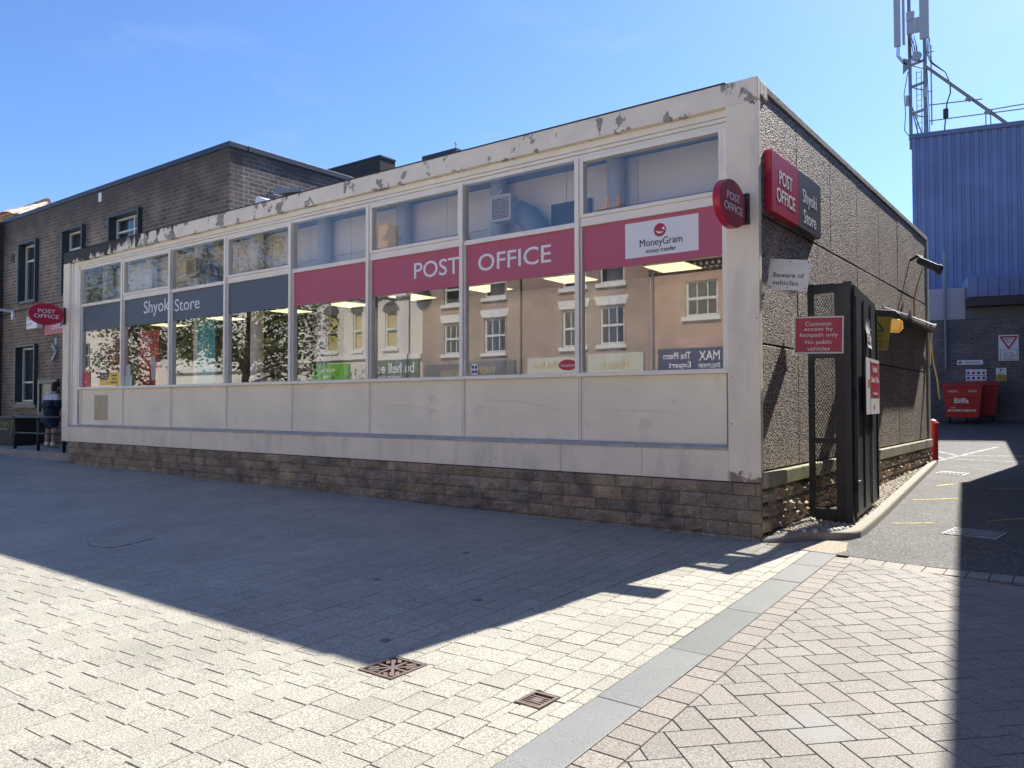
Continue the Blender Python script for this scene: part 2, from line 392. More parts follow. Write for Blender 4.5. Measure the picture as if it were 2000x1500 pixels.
def text_geo(body, bold=0, spacing=1.0):
    key = (body, bold, spacing)
    if key in _tg: return _tg[key]
    cu = bpy.data.curves.new('lettering_curve', 'FONT'); cu.body = body; cu.resolution_u = 4; cu.offset = bold; cu.space_character = spacing
    cu.align_x = 'CENTER'; cu.space_line = .95
    ob = bpy.data.objects.new('lettering_curve', cu); C.objects.link(ob)
    me = bpy.data.meshes.new_from_object(ob.evaluated_get(bpy.context.evaluated_depsgraph_get()))
    vs = [tuple(v.co) for v in me.vertices]; fs = [tuple(p.vertices) for p in me.polygons]
    # merge doubles by position so side walls close
    mp = {}; idx = []; nv = []
    for v in vs:
        k = (round(v[0], 5), round(v[1], 5))
        if k not in mp: mp[k] = len(nv); nv.append(v)
        idx.append(mp[k])
    F = []
    for f in fs:
        g = []
        for i in f:
            if not g or g[-1] != idx[i]: g.append(idx[i])
        if len(g) > 1 and g[0] == g[-1]: g.pop()
        if len(g) > 2:
            ar = sum(nv[g[i]][0]*nv[g[(i+1) % len(g)]][1]-nv[g[(i+1) % len(g)]][0]*nv[g[i]][1] for i in range(len(g)))
            F.append(tuple(g if ar > 0 else g[::-1]))
    bpy.data.objects.remove(ob); bpy.data.meshes.remove(me); bpy.data.curves.remove(cu)
    _tg[key] = (nv, F); return _tg[key]
def tag(o, label, cat, group=None, kind=None):
    if label: o['label'] = label
    if cat: o['category'] = cat
    if group: o['group'] = group
    if kind: o['kind'] = kind
    return o
def thing(name, loc, label, cat, group=None):
    o = bpy.data.objects.new(name, None); C.objects.link(o); o.location = loc; o.empty_display_size = .2
    ORG[o.name] = Vector(loc); return tag(o, label, cat, group)
def struct(o, kind='structure'):
    o['kind'] = kind; return o
def dup(root, delta, label):
    loc = root.location + Vector(delta)
    r = root.copy(); C.objects.link(r); r.location = loc; r['label'] = label; ORG[r.name] = Vector(loc)
    for ch in root.children:
        c = ch.copy(); C.objects.link(c); c.parent = r
        for g in ch.children:
            d = g.copy(); C.objects.link(d); d.parent = c
    return r
X, Y, Z = Vector((1,0,0)), Vector((0,1,0)), Vector((0,0,1))
# ------------------------------------------------------------------ ground, paving, kerb
def sheet(name, m, poly_fn, xs, ys, dz, kind='structure'):
    b = MB(); idx = {}
    for i, x in enumerate(xs):
        for j, y in enumerate(ys):
            idx[i, j] = len(b.v); b.v.append((x, y, gz(x, y)+dz))
    for i in range(len(xs)-1):
        for j in range(len(ys)-1):
            cx = (xs[i]+xs[i+1])/2; cy = (ys[j]+ys[j+1])/2
            if poly_fn is None or poly_fn(cx, cy):
                b.f.append((idx[i, j], idx[i+1, j], idx[i+1, j+1], idx[i, j+1])); b.c.append(None)
    return struct(b.build(name, m))
fx = [-900, -300, -120, -60, -40] + [-38+2*i for i in range(25)] + [12, 20, 60, 300, 900]
fy = [-900, -300, -100, -45, -26] + [-25+1.0*i for i in range(0, 51)] + [26, 40, 80, 300, 900]
sheet('ground', 'sand', None, fx, fy, -.03)
sheet('pavement', 'apron', None, [-120, -60, -40, -26.5], [-45, -26, -19.5, -15, -9.6, -5, 0, 2.5, 12, 26], -.006)
sheet('pavement', 'apron', None, [-26.5, -20, -10, 0, 5, 12, 20], [-45, -26, -19.5, -15, -9.6], -.006)

def clip(poly, a, b, c):       # keep a*x+b*y<=c
    out = []
    for i in range(len(poly)):
        p, q = poly[i], poly[(i+1) % len(poly)]
        dp = a*p[0]+b*p[1]-c; dq = a*q[0]+b*q[1]-c
        if dp <= 0: out.append(p)
        if dp*dq < 0:
            t = dp/(dp-dq); out.append((p[0]+t*(q[0]-p[0]), p[1]+t*(q[1]-p[1])))
    return out
def area(p): return sum(p[i][0]*p[(i+1) % len(p)][1]-p[(i+1) % len(p)][0]*p[i][1] for i in range(len(p)))/2
def inset(p, d):
    n = len(p); L = []
    for i in range(n):
        a, b = p[i], p[(i+1) % n]; ex, ey = b[0]-a[0], b[1]-a[1]; l = math.hypot(ex, ey)
        if l < 1e-6: return None
        L.append((a[0]-ey/l*d, a[1]+ex/l*d, ex/l, ey/l))
    out = []
    for i in range(n):
        x1, y1, a1, b1 = L[i-1]; x2, y2, a2, b2 = L[i]
        det = a1*b2-b1*a2
        if abs(det) < 1e-4: out.append((x2, y2)); continue
        t = ((x2-x1)*b2-(y2-y1)*a2)/det; out.append((x1+a1*t, y1+b1*t))
    if area(out) <= 1e-5: return None
    return out
def paver(b, poly, gap, bev, col, jz=.0012, tilt=.0016):
    if len(poly) < 3: return
    if area(poly) < 0: poly = poly[::-1]
    if area(poly) < .0012: return
    o = inset(poly, gap/2)
    if not o: return
    i = inset(o, bev)
    if not i: return
    n = len(o); h = random.uniform(-jz, jz); tx, ty = random.uniform(-tilt, tilt)*5, random.uniform(-tilt, tilt)*5
    cx = sum(p[0] for p in o)/n; cy = sum(p[1] for p in o)/n
    def zz(p, d): return gz(p[0], p[1])+h+(p[0]-cx)*tx*.5+(p[1]-cy)*ty*.5-d
    vs = [(p[0], p[1], zz(p, 0)) for p in i] + [(p[0], p[1], zz(p, .0035)) for p in o] + [(p[0], p[1], gz(p[0], p[1])-.034) for p in o]
    fs = [tuple(range(n))] + [(k, k+n, (k+1) % n+n, (k+1) % n) for k in range(n)] + [(k+n, k+2*n, (k+1) % n+2*n, (k+1) % n+n) for k in range(n)]
    b.add(vs, fs, col)
def vcol(base, amt, hue=.012):
    k = 1+random.gauss(0, amt); return tuple(max(.01, c*k*(1+random.uniform(-hue, hue))) for c in base)
bd = Vector((-.045, .999, 0)); bp = Vector((.999, .045, 0))      # the run of the granite band and its normal
BL, BR, PR = .600, .888, 1.090                                    # band left, band right, edging row right (x at y = 0)
# holes for the two small covers
HOLES = [(-.465, -5.465, .152, .164), (.583, -5.345, .090, .106)]
pb = MB()
def courses():
    s = -30.5
    for r in range(int(31.2/.2)+1):
        s0 = s + r*.2; s1 = s0+.2
        t = -9.9 + random.uniform(0, .25)
        while t < 6.2:
            L = random.choice((.20, .235, .235, .28)); yield s0, s1, t, t+L; t += L
for s0, s1, t0, t1 in courses():
    # s measured across, t along the band
    P = [(bp.x*a+bd.x*c, bp.y*a+bd.y*c) for a, c in ((s0, t0), (s1, t0), (s1, t1), (s0, t1))]
    cx = sum(p[0] for p in P)/4; cy = sum(p[1] for p in P)/4
    if cy > .3 and cx > -18.4: continue
    if cx < -26.8 or cy > 1.2 or cy < -9.7 or (cx < -8-1.2*(cy+9.7)*0-9 and cy < -7): continue
    if cx > 1.2: continue
    P = clip(P, bp.x, bp.y, BL*bp.x)
    if cx > -18.2: P = clip(P, 0, 1, .02)
    if not P: continue
    pieces = [P]
    for hx, hy, hw, hh in HOLES:
        if abs(cx-hx) < hw+.3 and abs(cy-hy) < hh+.3:
            out = []
            for q in pieces:
                out.append(clip(q, 1, 0, hx-hw)); out.append(clip(q, -1, 0, -hx-hw))
                m_ = clip(clip(q, 1, 0, hx+hw), -1, 0, -hx+hw) if q else []
                if m_: out.append(clip(m_, 0, 1, hy-hh)); out.append(clip(m_, 0, -1, -hy-hh))
            pieces = [q for q in out if q and len(q) > 2]
    cc_ = vcol((0.340, 0.327, 0.271), .04); gp_ = .0045 if random.random() < .8 else .0085
    for q in pieces: paver(pb, q, gp_, .003, cc_)
struct(pb.build('paving', 'pav'))
gb = MB(); js = [-10.6, -9.5, -8.4, -7.3, -6.2, -5.10, -4.06, -2.90, -1.71, -.94, -.16]
for a, c in zip(js[:-1], js[1:]):
    P = [(q*bp.x*1.0 + bd.x*t, t) for q, t in ((BL, a), (BR, a), (BR, c), (BL, c))]
    paver(gb, P, .006, .004, vcol((0.215, 0.224, 0.215), .06, .01), .001, .0008)
struct(gb.build('granite_band', 'granite'))
hb = MB(); t = -10.5
while t < -.42:
    L = random.choice((.18, .2, .2, .24))
    P = [(q + bd.x*tt, tt) for q, tt in ((BR, t), (PR, t), (PR, min(t+L, -.36)), (BR, min(t+L, -.36)))]
    paver(hb, P, .007, .003, vcol((0.237, 0.211, 0.181), .05)); t += L
A1 = math.radians(46.3); d1 = (math.cos(A1), math.sin(A1)); d2 = (math.sin(A1), -math.cos(A1))
HL, HW = .283, .181
for i in range(-80, 80):
    for j in range(-30, 30):
        ox, oy = i*HW + j*HL, i*HW - j*HL
        for (x0, x1, y0, y1) in ((0, HL, 0, HW), (0, HW, HW, HW+HL)):
            P = [((ox+x)*d1[0]+(oy+y)*d2[0]+1.6, (ox+x)*d1[1]+(oy+y)*d2[1]-4.9) for x, y in ((x0, y0), (x1, y0), (x1, y1), (x0, y1))]
            cx = sum(p[0] for p in P)/4; cy = sum(p[1] for p in P)/4
            if cx < .9 or cx > 4.9 or cy < -9.7 or cy > .1: continue
            if area(P) < 0: P = P[::-1]
            P = clip(P, -1, -.045, -PR)
            P = clip(P, .16, 1, -.535+.16*1.5) if P else P
            P = clip(P, .992, .126, 4.25*.992 - .126*4.9) if P else P
            if P and len(P) > 2: paver(hb, P, .005, .003, vcol((0.219, 0.202, 0.176), .05))
def ye(x): return -.25 - .055*max(0, min(1, (x-.9)/.7)) + .12*max(0, (x-2.0))   # edge between paving and asphalt
x = 1.02
while x < 3.6:
    L = .185
    P = [(x, ye(x)-.285), (x+L, ye(x+L)-.285), (x+L, ye(x+L)), (x, ye(x))]
    paver(hb, P, .007, .003, vcol((0.249, 0.232, 0.198), .05)); x += L
struct(hb.build('herringbone_paving', 'pavpink'))

# lane: asphalt sheet bounded by the kerb and the paving edge
KO = [(.03, -.06), (.24, .12), (.44, .42), (.62, .56), (.78, .68), (.85, .86), (.86, 1.15), (.775, 2.53), (.62, 4.5), (.35, 7.97), (.09, 11.3), (-.02, 12.3), (-.22, 13.2), (-.8, 13.9), (-2.4, 14.3), (-6, 14.4)]
ab = MB()
rows = []
def kx(y):
    for (x0, y0), (x1, y1) in zip(KO, KO[1:]):
        if min(y0, y1) <= y <= max(y0, y1): return x0+(x1-x0)*(y-y0)/(y1-y0+1e-9)
    return -30 if y > 14.4 else .5
ysl = [.42, .6, .86, 1.15, 2, 3, 4, 5, 6, 7, 8, 9, 10, 11, 11.9, 12.0, 12.5, 13.2, 13.6, 14.0, 14.39, 14.41, 16, 18, 20, 22, 24, 26, 26.2, 40]
base = [(.44, -.22), (1.0, -.255), (1.6, -.305), (2.0, -.305), (3.4, -.15), (9, .3)]
grid = []
for y in ysl:
    x0 = kx(y)+.01
    grid.append([(x0, y)] + [(x0+(9-x0)*k, y) for k in (.15, .3, .5, .75, 1)])
grid.insert(0, base)
pts = [p for r in grid for p in r]
ab.v = [(p[0], p[1], gz(*p)+.002) for p in pts]
for i in range(len(grid)-1):
    for k in range(5):
        ab.f.append((i*6+k, i*6+k+1, (i+1)*6+k+1, (i+1)*6+k)); ab.c.append(None)
struct(ab.build('asphalt_lane', 'asphalt'))
gp = MB(); pts = [(.10, -.13), (.44, -.20), (.86, -.225), (.93, .0), (.82, .5), (.66, .53), (.46, .38), (.26, .06)]
gp.prism([(x, y, gz(x, y)-.02) for x, y in pts], (0, 0, .0235)); struct(gp.build('gravel_patch', 'gravel'))
# kerb along the footway
def smooth_path(P, n=4):
    out = []
    for i in range(len(P)-1):
        p0 = P[max(i-1, 0)]; p1 = P[i]; p2 = P[i+1]; p3 = P[min(i+2, len(P)-1)]
        for k in range(n):
            t = k/n; out.append(tuple(.5*((2*p1[a])+(-p0[a]+p2[a])*t+(2*p0[a]-5*p1[a]+4*p2[a]-p3[a])*t*t+(-p0[a]+3*p1[a]-3*p2[a]+p3[a])*t**3) for a in (0, 1)))
    out.append(P[-1]); return out
KP = smooth_path(KO); kb = MB(); KIN = []
ring = []
for i, p in enumerate(KP):
    a = KP[max(i-1, 0)]; b = KP[min(i+1, len(KP)-1)]; tx, ty = b[0]-a[0], b[1]-a[1]; l = math.hypot(tx, ty); nx, ny = -ty/l, tx/l
    g = gz(*p); h = .095 if i > 6 else .03+.065*i/6
    sec = [(0, -.03), (.005, h-.03), (.012, h-.012), (.03, h), (.125, h+.004), (.13, h-.05)]
    ring.append([(p[0]+nx*o, p[1]+ny*o, g+z) for o, z in sec]); KIN.append((p[0]+nx*.13, p[1]+ny*.13, g+h-.004))
kb.v = [q for r in ring for q in r]
for i in range(len(ring)-1):
    for k in range(5): kb.f.append((i*6+k, (i+1)*6+k, (i+1)*6+k+1, i*6+k+1)); kb.c.append(None)
struct(kb.build('kerb', 'kerb', smooth=False))
# footway of small cobbles between wall and kerb
fb = MB()
for i in range(len(KIN)-1):
    a, b = KIN[i], KIN[i+1]
    if a[1] > 14.3: break
    wx = .0 if a[1] < 11.1 else -3.0
    fb.add([(wx, a[1], a[2]-.03), (a[0], a[1], a[2]-.03), (b[0], b[1], b[2]-.03), (wx, b[1], b[2]-.03)], [(0, 1, 2, 3)])
struct(fb.build('footway', 'sand'))
cb = MB()
def kin(y):
    best = None
    for a, b in zip(KIN, KIN[1:]):
        if min(a[1], b[1]) <= y <= max(a[1], b[1]):
            t = (y-a[1])/(b[1]-a[1]+1e-9); x = a[0]+(b[0]-a[0])*t
            if best is None or x > best[0]: best = (x, a[2]+(b[2]-a[2])*t)
    return best
y = .12
while y < 12.4:
    k = kin(y)
    if k:
        x = .03 if y < 11.1 else -.6
        x += random.uniform(0, .04)
        while x < k[0]-.03:
            w = random.uniform(.055, .085); d = random.uniform(.075, .11)
            n = 8; c = vcol((.46, .41, .33), .14, .05); vs = []
            th0 = random.uniform(-.25, .25)
            for rr, hh in ((1, -.035), (.93, -.010), (.62, .006)):
                for q in range(n):
                    th = 2*math.pi*q/n+.39; ex = abs(math.cos(th))**.6*math.copysign(1, math.cos(th)); ey = abs(math.sin(th))**.6*math.copysign(1, math.sin(th))
                    px, py = ex*w*.5*rr, ey*d*.5*rr
                    vs.append((x+w/2+px*math.cos(th0)-py*math.sin(th0), y+px*math.sin(th0)+py*math.cos(th0), k[1]+hh-.008))
            fs = [(r*n+q, r*n+(q+1) % n, (r+1)*n+(q+1) % n, (r+1)*n+q) for r in (0, 1) for q in range(n)] + [tuple(range(2*n, 3*n))]
            cb.add(vs, fs, c); x += w+.008
    y += .098
struct(cb.build('cobbled_footway', 'cobble'))
stn = MB()
for (sx, sy, ss) in ((.50, .46, .05), (.63, .60, .055), (.67, .66, .05), (.70, .72, .055), (.72, .80, .05), (.40, .38, .045)):
    k = kin(sy)
    stn.ell((sx-.04, sy+.03, gz(sx, sy)+.10), ss*.6, ss, .03, 10, 6, vcol((.62, .60, .55), .08))
struct(stn.build('loose_setts', 'cobble', smooth=True))
# worn lines on the lane
def line(name, pts, w, m):
    b = MB()
    for (x0, y0), (x1, y1) in zip(pts, pts[1:]):
        n = max(1, int(math.hypot(x1-x0, y1-y0)/.5)); l = math.hypot(x1-x0, y1-y0); nx, ny = -(y1-y0)/l*w/2, (x1-x0)/l*w/2
        for k in range(n):
            q = [(x0+(x1-x0)*k/n, y0+(y1-y0)*k/n), (x0+(x1-x0)*(k+1)/n, y0+(y1-y0)*(k+1)/n)]
            (ax, ay), (bx, by) = q
            b.add([(px, py, gz(px, py)+.006) for px, py in ((ax-nx, ay-ny), (bx-nx, by-ny), (bx+nx, by+ny), (ax+nx, ay+ny))], [(0, 1, 2, 3)])
    return struct(b.build(name, m))
line('yellow_road_marking', [(.955, 2.19), (1.395, 2.55)], .06, 'yellowline')
line('yellow_road_marking', [(.75, 4.74), (1.30, 5.34)], .07, 'yellowline')
line('yellow_road_marking', [(.75, 7.0), (.98, 7.55)], .08, 'yellowline')
line('yellow_road_marking', [(1.93, 3.10), (2.7, 4.2)], .06, 'yellowline')
line('yellow_road_marking', [(1.55, 6.9), (2.2, 7.6)], .06, 'yellowline')
line('white_road_marking', [(-2.3, 17.2), (.25, 13.6), (2.6, 14.6)], .11, 'whiteline')
line('white_road_marking', [(-.05, 12.3), (.85, 16.2)], .10, 'whiteline')
line('white_road_marking', [(-1.1, 14.9), (.0, 12.9), (2.2, 12.8)], .09, 'whiteline')
line('white_road_marking', [(.32, 11.2), (1.9, 10.2)], .07, 'whiteline')
# covers
def drain(cx, cy, w, h, lab, style):
    g = gz(cx, cy); t = thing('drain_cover', (cx, cy, g-.03), lab, 'drain cover')
    f = MB()
    for (a, b, c, d) in ((-w, -w+.02, -h, h), (w-.02, w, -h, h), (-w+.02, w-.02, -h, -h+.02), (-w+.02, w-.02, h-.02, h)):
        f.box(cx+a, cx+b, cy+c, cy+d, g-.03, g+.003)
    f.build('frame', 'iron', t)
    MB().box(cx-w+.02, cx+w-.02, cy-h+.02, cy+h-.02, g-.032, g-.02).build('pit', 'rubber', t)
    gr = MB()
    if style == 'rays':
        for k in range(4):
            gr.obox((cx, cy, g-.006), (math.cos(k*math.pi/4), math.sin(k*math.pi/4), 0), (-math.sin(k*math.pi/4), math.cos(k*math.pi/4), 0), Z, (w-.022)*2*(1.25 if k % 2 else 1), .020, .010+.0007*k)
        for sx in (-1, 1):
            for sy in (-1, 1):
                for q in (0, 1, 2):
                    gr.obox((cx+sx*w*(.36+.17*q), cy+sy*h*(.72-.17*q), g-.005), (1*sx, 1*sy, 0), (-sy, sx, 0), Z, .045, .018, .009)
    else:
        for k in range(5): gr.box(cx-w+.02, cx+w-.02, cy-h+.032+k*(2*h-.064)/5, cy-h+.044+k*(2*h-.064)/5, g-.012, g-.001)
        gr.box(cx-.03, cx+.03, cy-.03, cy+.03, g-.012, g+.0005)
    gr.build('grating', 'iron', t)
drain(-.465, -5.465, .148, .160, 'rusty square drain grating with a ray pattern at the tip of the shadow', 'rays')
drain(.583, -5.345, .086, .102, 'small square drain grating beside the grey granite band', 'bars')
def lane_cover():
    P = [(1.62, 1.70), (1.64, 1.95), (2.06, 2.52), (2.20, 2.30), (2.18, 1.72)]
    P = [(1.58, 1.72), (1.66, 2.28), (2.25, 2.26), (2.18, 1.70)]
    t = thing('manhole_cover', (1.9, 2.0, gz(1.9, 2)), 'square ribbed steel manhole cover in the shaded asphalt lane', 'manhole cover')
    b = MB(); b.prism([(x, y, gz(x, y)-.02) for x, y in P], (0, 0, .034)); b.build('frame', 'steel_cover', t, bevel=.006)
    r = MB()
    for i in range(7):
        for j in range(7):
            u, v = (i+.5)/7*.9+.05, (j+.5)/7*.9+.05
            x = 1.58+(2.18-1.58)*u+.07*v; y = 1.71+.56*v
            r.obox((x, y, gz(x, y)+.016), (1, (-1)**(i+j), 0), (1, -(-1)**(i+j), 0), Z, .06, .02, .008)
    r.build('tread_pattern', 'steel_cover', t)
lane_cover()
P = [(.35, 9.35), (.42, 9.9), (.95, 9.75), (.9, 9.2)]
t = thing('manhole_cover', (.6, 9.5, gz(.6, 9.5)), 'sunlit slotted gully cover beside the kerb at the far end of the lane', 'manhole cover')
MB().prism([(x, y, gz(x, y)-.02) for x, y in P], (0, 0, .028)).build('frame', 'steel_cover', t)
b = MB()
for k in range(6): b.obox((.45+.08*k, 9.55-.02*k, gz(.6, 9.5)+.011), (.13, 1, 0), (1, -.13, 0), Z, .36, .03, .01)
b.build('slot_bars', 'rubber', t)
for (sx, sy), lab in (((-.898, -5.113), 'round bolt cover in the shaded paving just above the drain grating'), ((-1.054, -3.899), 'round bolt cover in the shaded paving midway between drain and wall'),
                      ((-2.386, -2.488), 'round bolt cover in the shaded paving nearest the stone base'), ((-2.285, -3.903), 'round bolt cover far left in the shaded paving')):
    b = MB(); b.tube([(sx, sy, gz(sx, sy)-.02), (sx, sy, gz(sx, sy)+.004)], .038, 16)
    tag(b.build('stop_cock_cover', 'iron', loc=(sx, sy, gz(sx, sy))), lab, 'access cover')
b = MB()  # dark curved line drawn for a joint in the paving
pth = smooth_path([(-6.5, -4.6), (-6.15, -4.72), (-5.85, -4.62), (-5.9, -4.35), (-6.05, -4.0)], 5)
b.tube([(x, y, gz(x, y)+.002) for x, y in pth], .003, 6)
tag(b.build('joint_line', 'bark', loc=(-6.1, -4.4, gz(-6.1, -4.4))), 'thin dark twig curving through the shaded paving at the left', 'joint')
b = MB(); b.box(-26.9, -18.02, .18, 2.3, .05, .335)
struct(b.build('raised_pavement', 'concrete', bevel=.01))

# ------------------------------------------------------------------ post office
PO = thing('post_office', (0, 0, 0), 'low flat-roofed post office with long glazed front and peeling white fascia', 'building')
L0, L1 = -18.03, 0.0
MX = [-17.26+2.1*i for i in range(8)] + [-.44]
b = MB()                                   # fascia with slightly uneven edge pieces
b.box(L0, L1, 0, .09, 5.19, 5.472); b.box(L0, L1, .09, .34, 5.27, 5.455)
b.build('fascia', 'fascia', PO, bevel=.008)
b = MB(); b.box(L0-.004, -.40, -.012, .36, 5.474, 5.486); b.build('roof_edge', 'flash', PO)
b = MB(); b.box(-.395, L1, 0, .09, .677, 5.188); b.box(-.395, -.06, .09, .30, .677, 5.188)
b.build('column', 'column', PO, bevel=.006); b = MB(); b.box(L0, -17.70, 0, .09, .677, 5.188); b.box(L0, -17.72, .09, 2.28, .677, 5.188)
b.build('column', 'column', PO, bevel=.006)
b = MB(); b.box(-17.698, -17.36, .075, .20, 1.09, 5.188); b.box(-17.69, -17.62, .05, .074, 1.09, 5.18); b.build('jamb_lining', 'white', PO, bevel=.004)
b = MB()
for x0, x1 in ((-17.699, -13.2), (-13.195, -7.52), (-7.515, -2.8), (-2.796, -1.55), (-1.546, -.396)):
    b.box(x0, x1, .001, .089, .677, 1.066)
b.build('plinth_beam', 'column', PO, bevel=.006)
b = MB(); b.prism([(-17.69, -.016, 1.045), (-17.69, .13, 1.085), (-17.69, .13, 1.105), (-17.69, -.016, 1.074)], (17.29, 0, 0)); b.build('cill', 'grout', PO, bevel=.003)
b = MB()                                    # stepped head frame under the fascia
b.box(-17.36, -.397, .13, .24, 4.99, 5.05); b.box(-17.36, -.397, .105, .24, 5.055, 5.10); b.box(-17.36, -.397, .085, .24, 5.105, 5.188)
b.box(-17.70, -.397, .092, .26, 5.19, 5.268); b.build('head_frame', 'white', PO, bevel=.004)
b = MB(); b.box(L0+.05, -.05, .35, 11.1, 5.29, 5.40); b.build('roof', 'flash', PO)
b = MB(); b.box(L0+.3, -.42, .13, .20, 1.06, 1.112); b.build('bottom_rail', 'white', PO, bevel=.003)
# bays
for i in range(8):
    x0, x1 = MX[i], MX[i+1]; sash = i % 2 == 1
    f = MB(); w = .036
    f.box(x0-w+.001, x0+w-.001, .055, .215, 2.032, 4.988)                     # mullion on the left of each bay
    if i == 7: f.box(x1-w, x1+.043, .075, .215, 2.032, 4.988)
    tb = 4.155 if sash else 4.115
    xr = x1-w if i < 7 else x1-w-.001
    f.box(x0+w, xr, .085, .20, 4.04, 4.085); f.box(x0+w, xr, .10, .20, 4.087, tb)
    f.box(x0-w, x1-w-.001 if i < 7 else x1+.043, .045, .215, 1.975, 2.030)
    if sash:
        f.box(x0+w, x0+w+.06, .075, .19, tb+.002, 4.986); f.box(xr-.045, xr, .075, .19, tb+.002, 4.986)
        f.box(x0+w+.061, xr-.046, .075, .19, tb+.002, tb+.05); f.box(x0+w+.061, xr-.046, .075, .19, 4.93, 4.986)
    f.box(x0+w, x0+w+.022, .10, .19, 2.032, 4.038); f.box(xr-.015, xr, .10, .19, 2.032, 4.038)
    win = f.build('window', 'white', PO, bevel=.004)
    a0, a1 = x0+w+.022, xr-.015
    ta, tb2 = random.uniform(-.0035, .0035), random.uniform(-.0025, .0025)
    MB().prism([(q, .1365+ta*(q-(a0+a1)/2)+tb2*(w_-3), w_) for q, w_ in ((a0+.001, 2.032), (a1-.001, 2.032), (a1-.001, 4.038), (a0+.001, 4.038))], (0, .004, 0)).build('pane', 'glass', win)
    if sash: MB().box(x0+w+.062, xr-.047, .120, .126, tb+.052, 4.928).build('top_pane', 'glass_top', win)
    else: MB().box(x0+w+.001, xr-.001, .130, .136, tb+.002, 4.988).build('top_pane', 'glass_top', win)
    MB().box(a0+.002, a1-.002, .1275, .1294, 3.425, 4.036).build('sign_band', 'vinyl_red' if i >= 4 else 'vinyl_grey', win)
    lt = MB()
    if i == 5: lt.text('POST', (-5.72, .127, 3.632), X, Z, .975, .262, .0025, .006)
    if i == 6: lt.text('OFFICE', (-4.37, .127, 3.615), X, Z, 1.34, .258, .0025, .006)
    if i == 1: lt.text('Shyoki', (-14.25, .127, 3.58), X, Z, 1.15, .37, .0025)
    if i == 2: lt.text('Store', (-12.94, .127, 3.625), X, Z, .97, .265, .0025)
    if lt.v: lt.build('lettering', 'letter', win)
    if i == 7:
        MB().box(-1.842, -.808, .1265, .127, 3.522, 3.985).build('money_transfer_plate', 'plate', win)
        t_ = MB(); t_.text('MoneyGram', (-1.325, .124, 3.685), X, Z, .60, .125, .0025, 0, align='C'); t_.text('money transfer', (-1.325, .124, 3.583), X, Z, .42, .075, .0025, 0, align='C')
        t_.build('lettering', 'dark_letter', win)
        e = MB(); e.prism([(-1.335+.086*math.cos(a*math.pi/14), .1243, 3.845+.086*math.sin(a*math.pi/14)) for a in range(28)], (0, -.002, 0)); e.build('emblem', 'red', win)
        e = MB()
        arc = [(-1.335-.06*math.cos(q)*1.0, 3.85-.052*math.sin(q)) for q in [(.2+2.3*k/12) for k in range(13)]]
        e.prism([(x, .122, z) for x, z in arc] + [(x, .122, z+.022*math.sin(math.pi*k/12)+.004) for k, (x, z) in reversed(list(enumerate(arc)))], (0, -.0015, 0))
        e.prism([(-1.312, .122, 3.862), (-1.268, .122, 3.83), (-1.272, .122, 3.885)], (0, -.0015, 0))
        e.build('arrow_emblem', 'letter', win)
    p = MB(); p.box(x0+.02, x1-.02, .125, .15, 1.113, 1.973)
    sp = p.build('spandrel_panel', 'cream', PO)
    p = MB(); p.box(x0-.028, x0-.006, .10, .16, 1.113, 1.973); p.box(x0+.006, x0+.028, .10, .16, 1.113, 1.973); p.box(x0-.006, x0+.006, .115, .16, 1.113, 1.973)
    p.build('cover_strip', 'white', PO)
    if i == 0: MB().box(-16.53, -15.89, .113, .1245, 1.222, 1.832).build('vent_plate', 'beige', sp, bevel=.003)
# long scratches and scuffs on three panels
for pts in ([(-6.45, 1.56), (-6.0, 1.585), (-5.6, 1.55), (-5.1, 1.47)], [(-4.25, 1.66), (-3.7, 1.655), (-3.2, 1.58), (-2.86, 1.50)], [(-2.0, 1.52), (-1.6, 1.515), (-1.2, 1.50)]):
    p = MB(); p.tube([(x, .1245, z) for x, z in pts], .0018, 4); p.build('scratch', 'grout', PO)
# side wall of exposed aggregate panels
sw = MB(); ys = [.095, 1.53, 3.14, 4.72, 6.32, 7.92, 9.52, 11.13]; zs = [.80, 2.315, 3.865, 5.36]
for y0, y1 in zip(ys, ys[1:]):
    for z0, z1 in zip(zs, zs[1:]):
        d = random.uniform(-.003, .003)
        sw.box(-.16, -.03+d, y0+.006, y1-.006, z0+.011, z1-.011)
sw.build('side_wall', 'pebble', PO, bevel=.008)
MB().box(-.20, -.07, .10, 11.1, .62, 5.3).build('wall_core', 'softdark', PO)
MB().box(-.13, -.012, .092, 11.20, 5.364, 5.462).build('coping', 'coping', PO, bevel=.012)
MB().box(-.13, -.002, 11.135, 11.19, .79, 5.36).build('end_strip', 'white', PO)
MB().box(-.15, .045, .05, 11.2, .61, .79).build('stone_ledge', 'mossledge', PO, bevel=.015)
MB().box(L0+.1, -.15, 11.1, 11.2, .1, 5.36).build('rear_wall', 'concrete', PO)
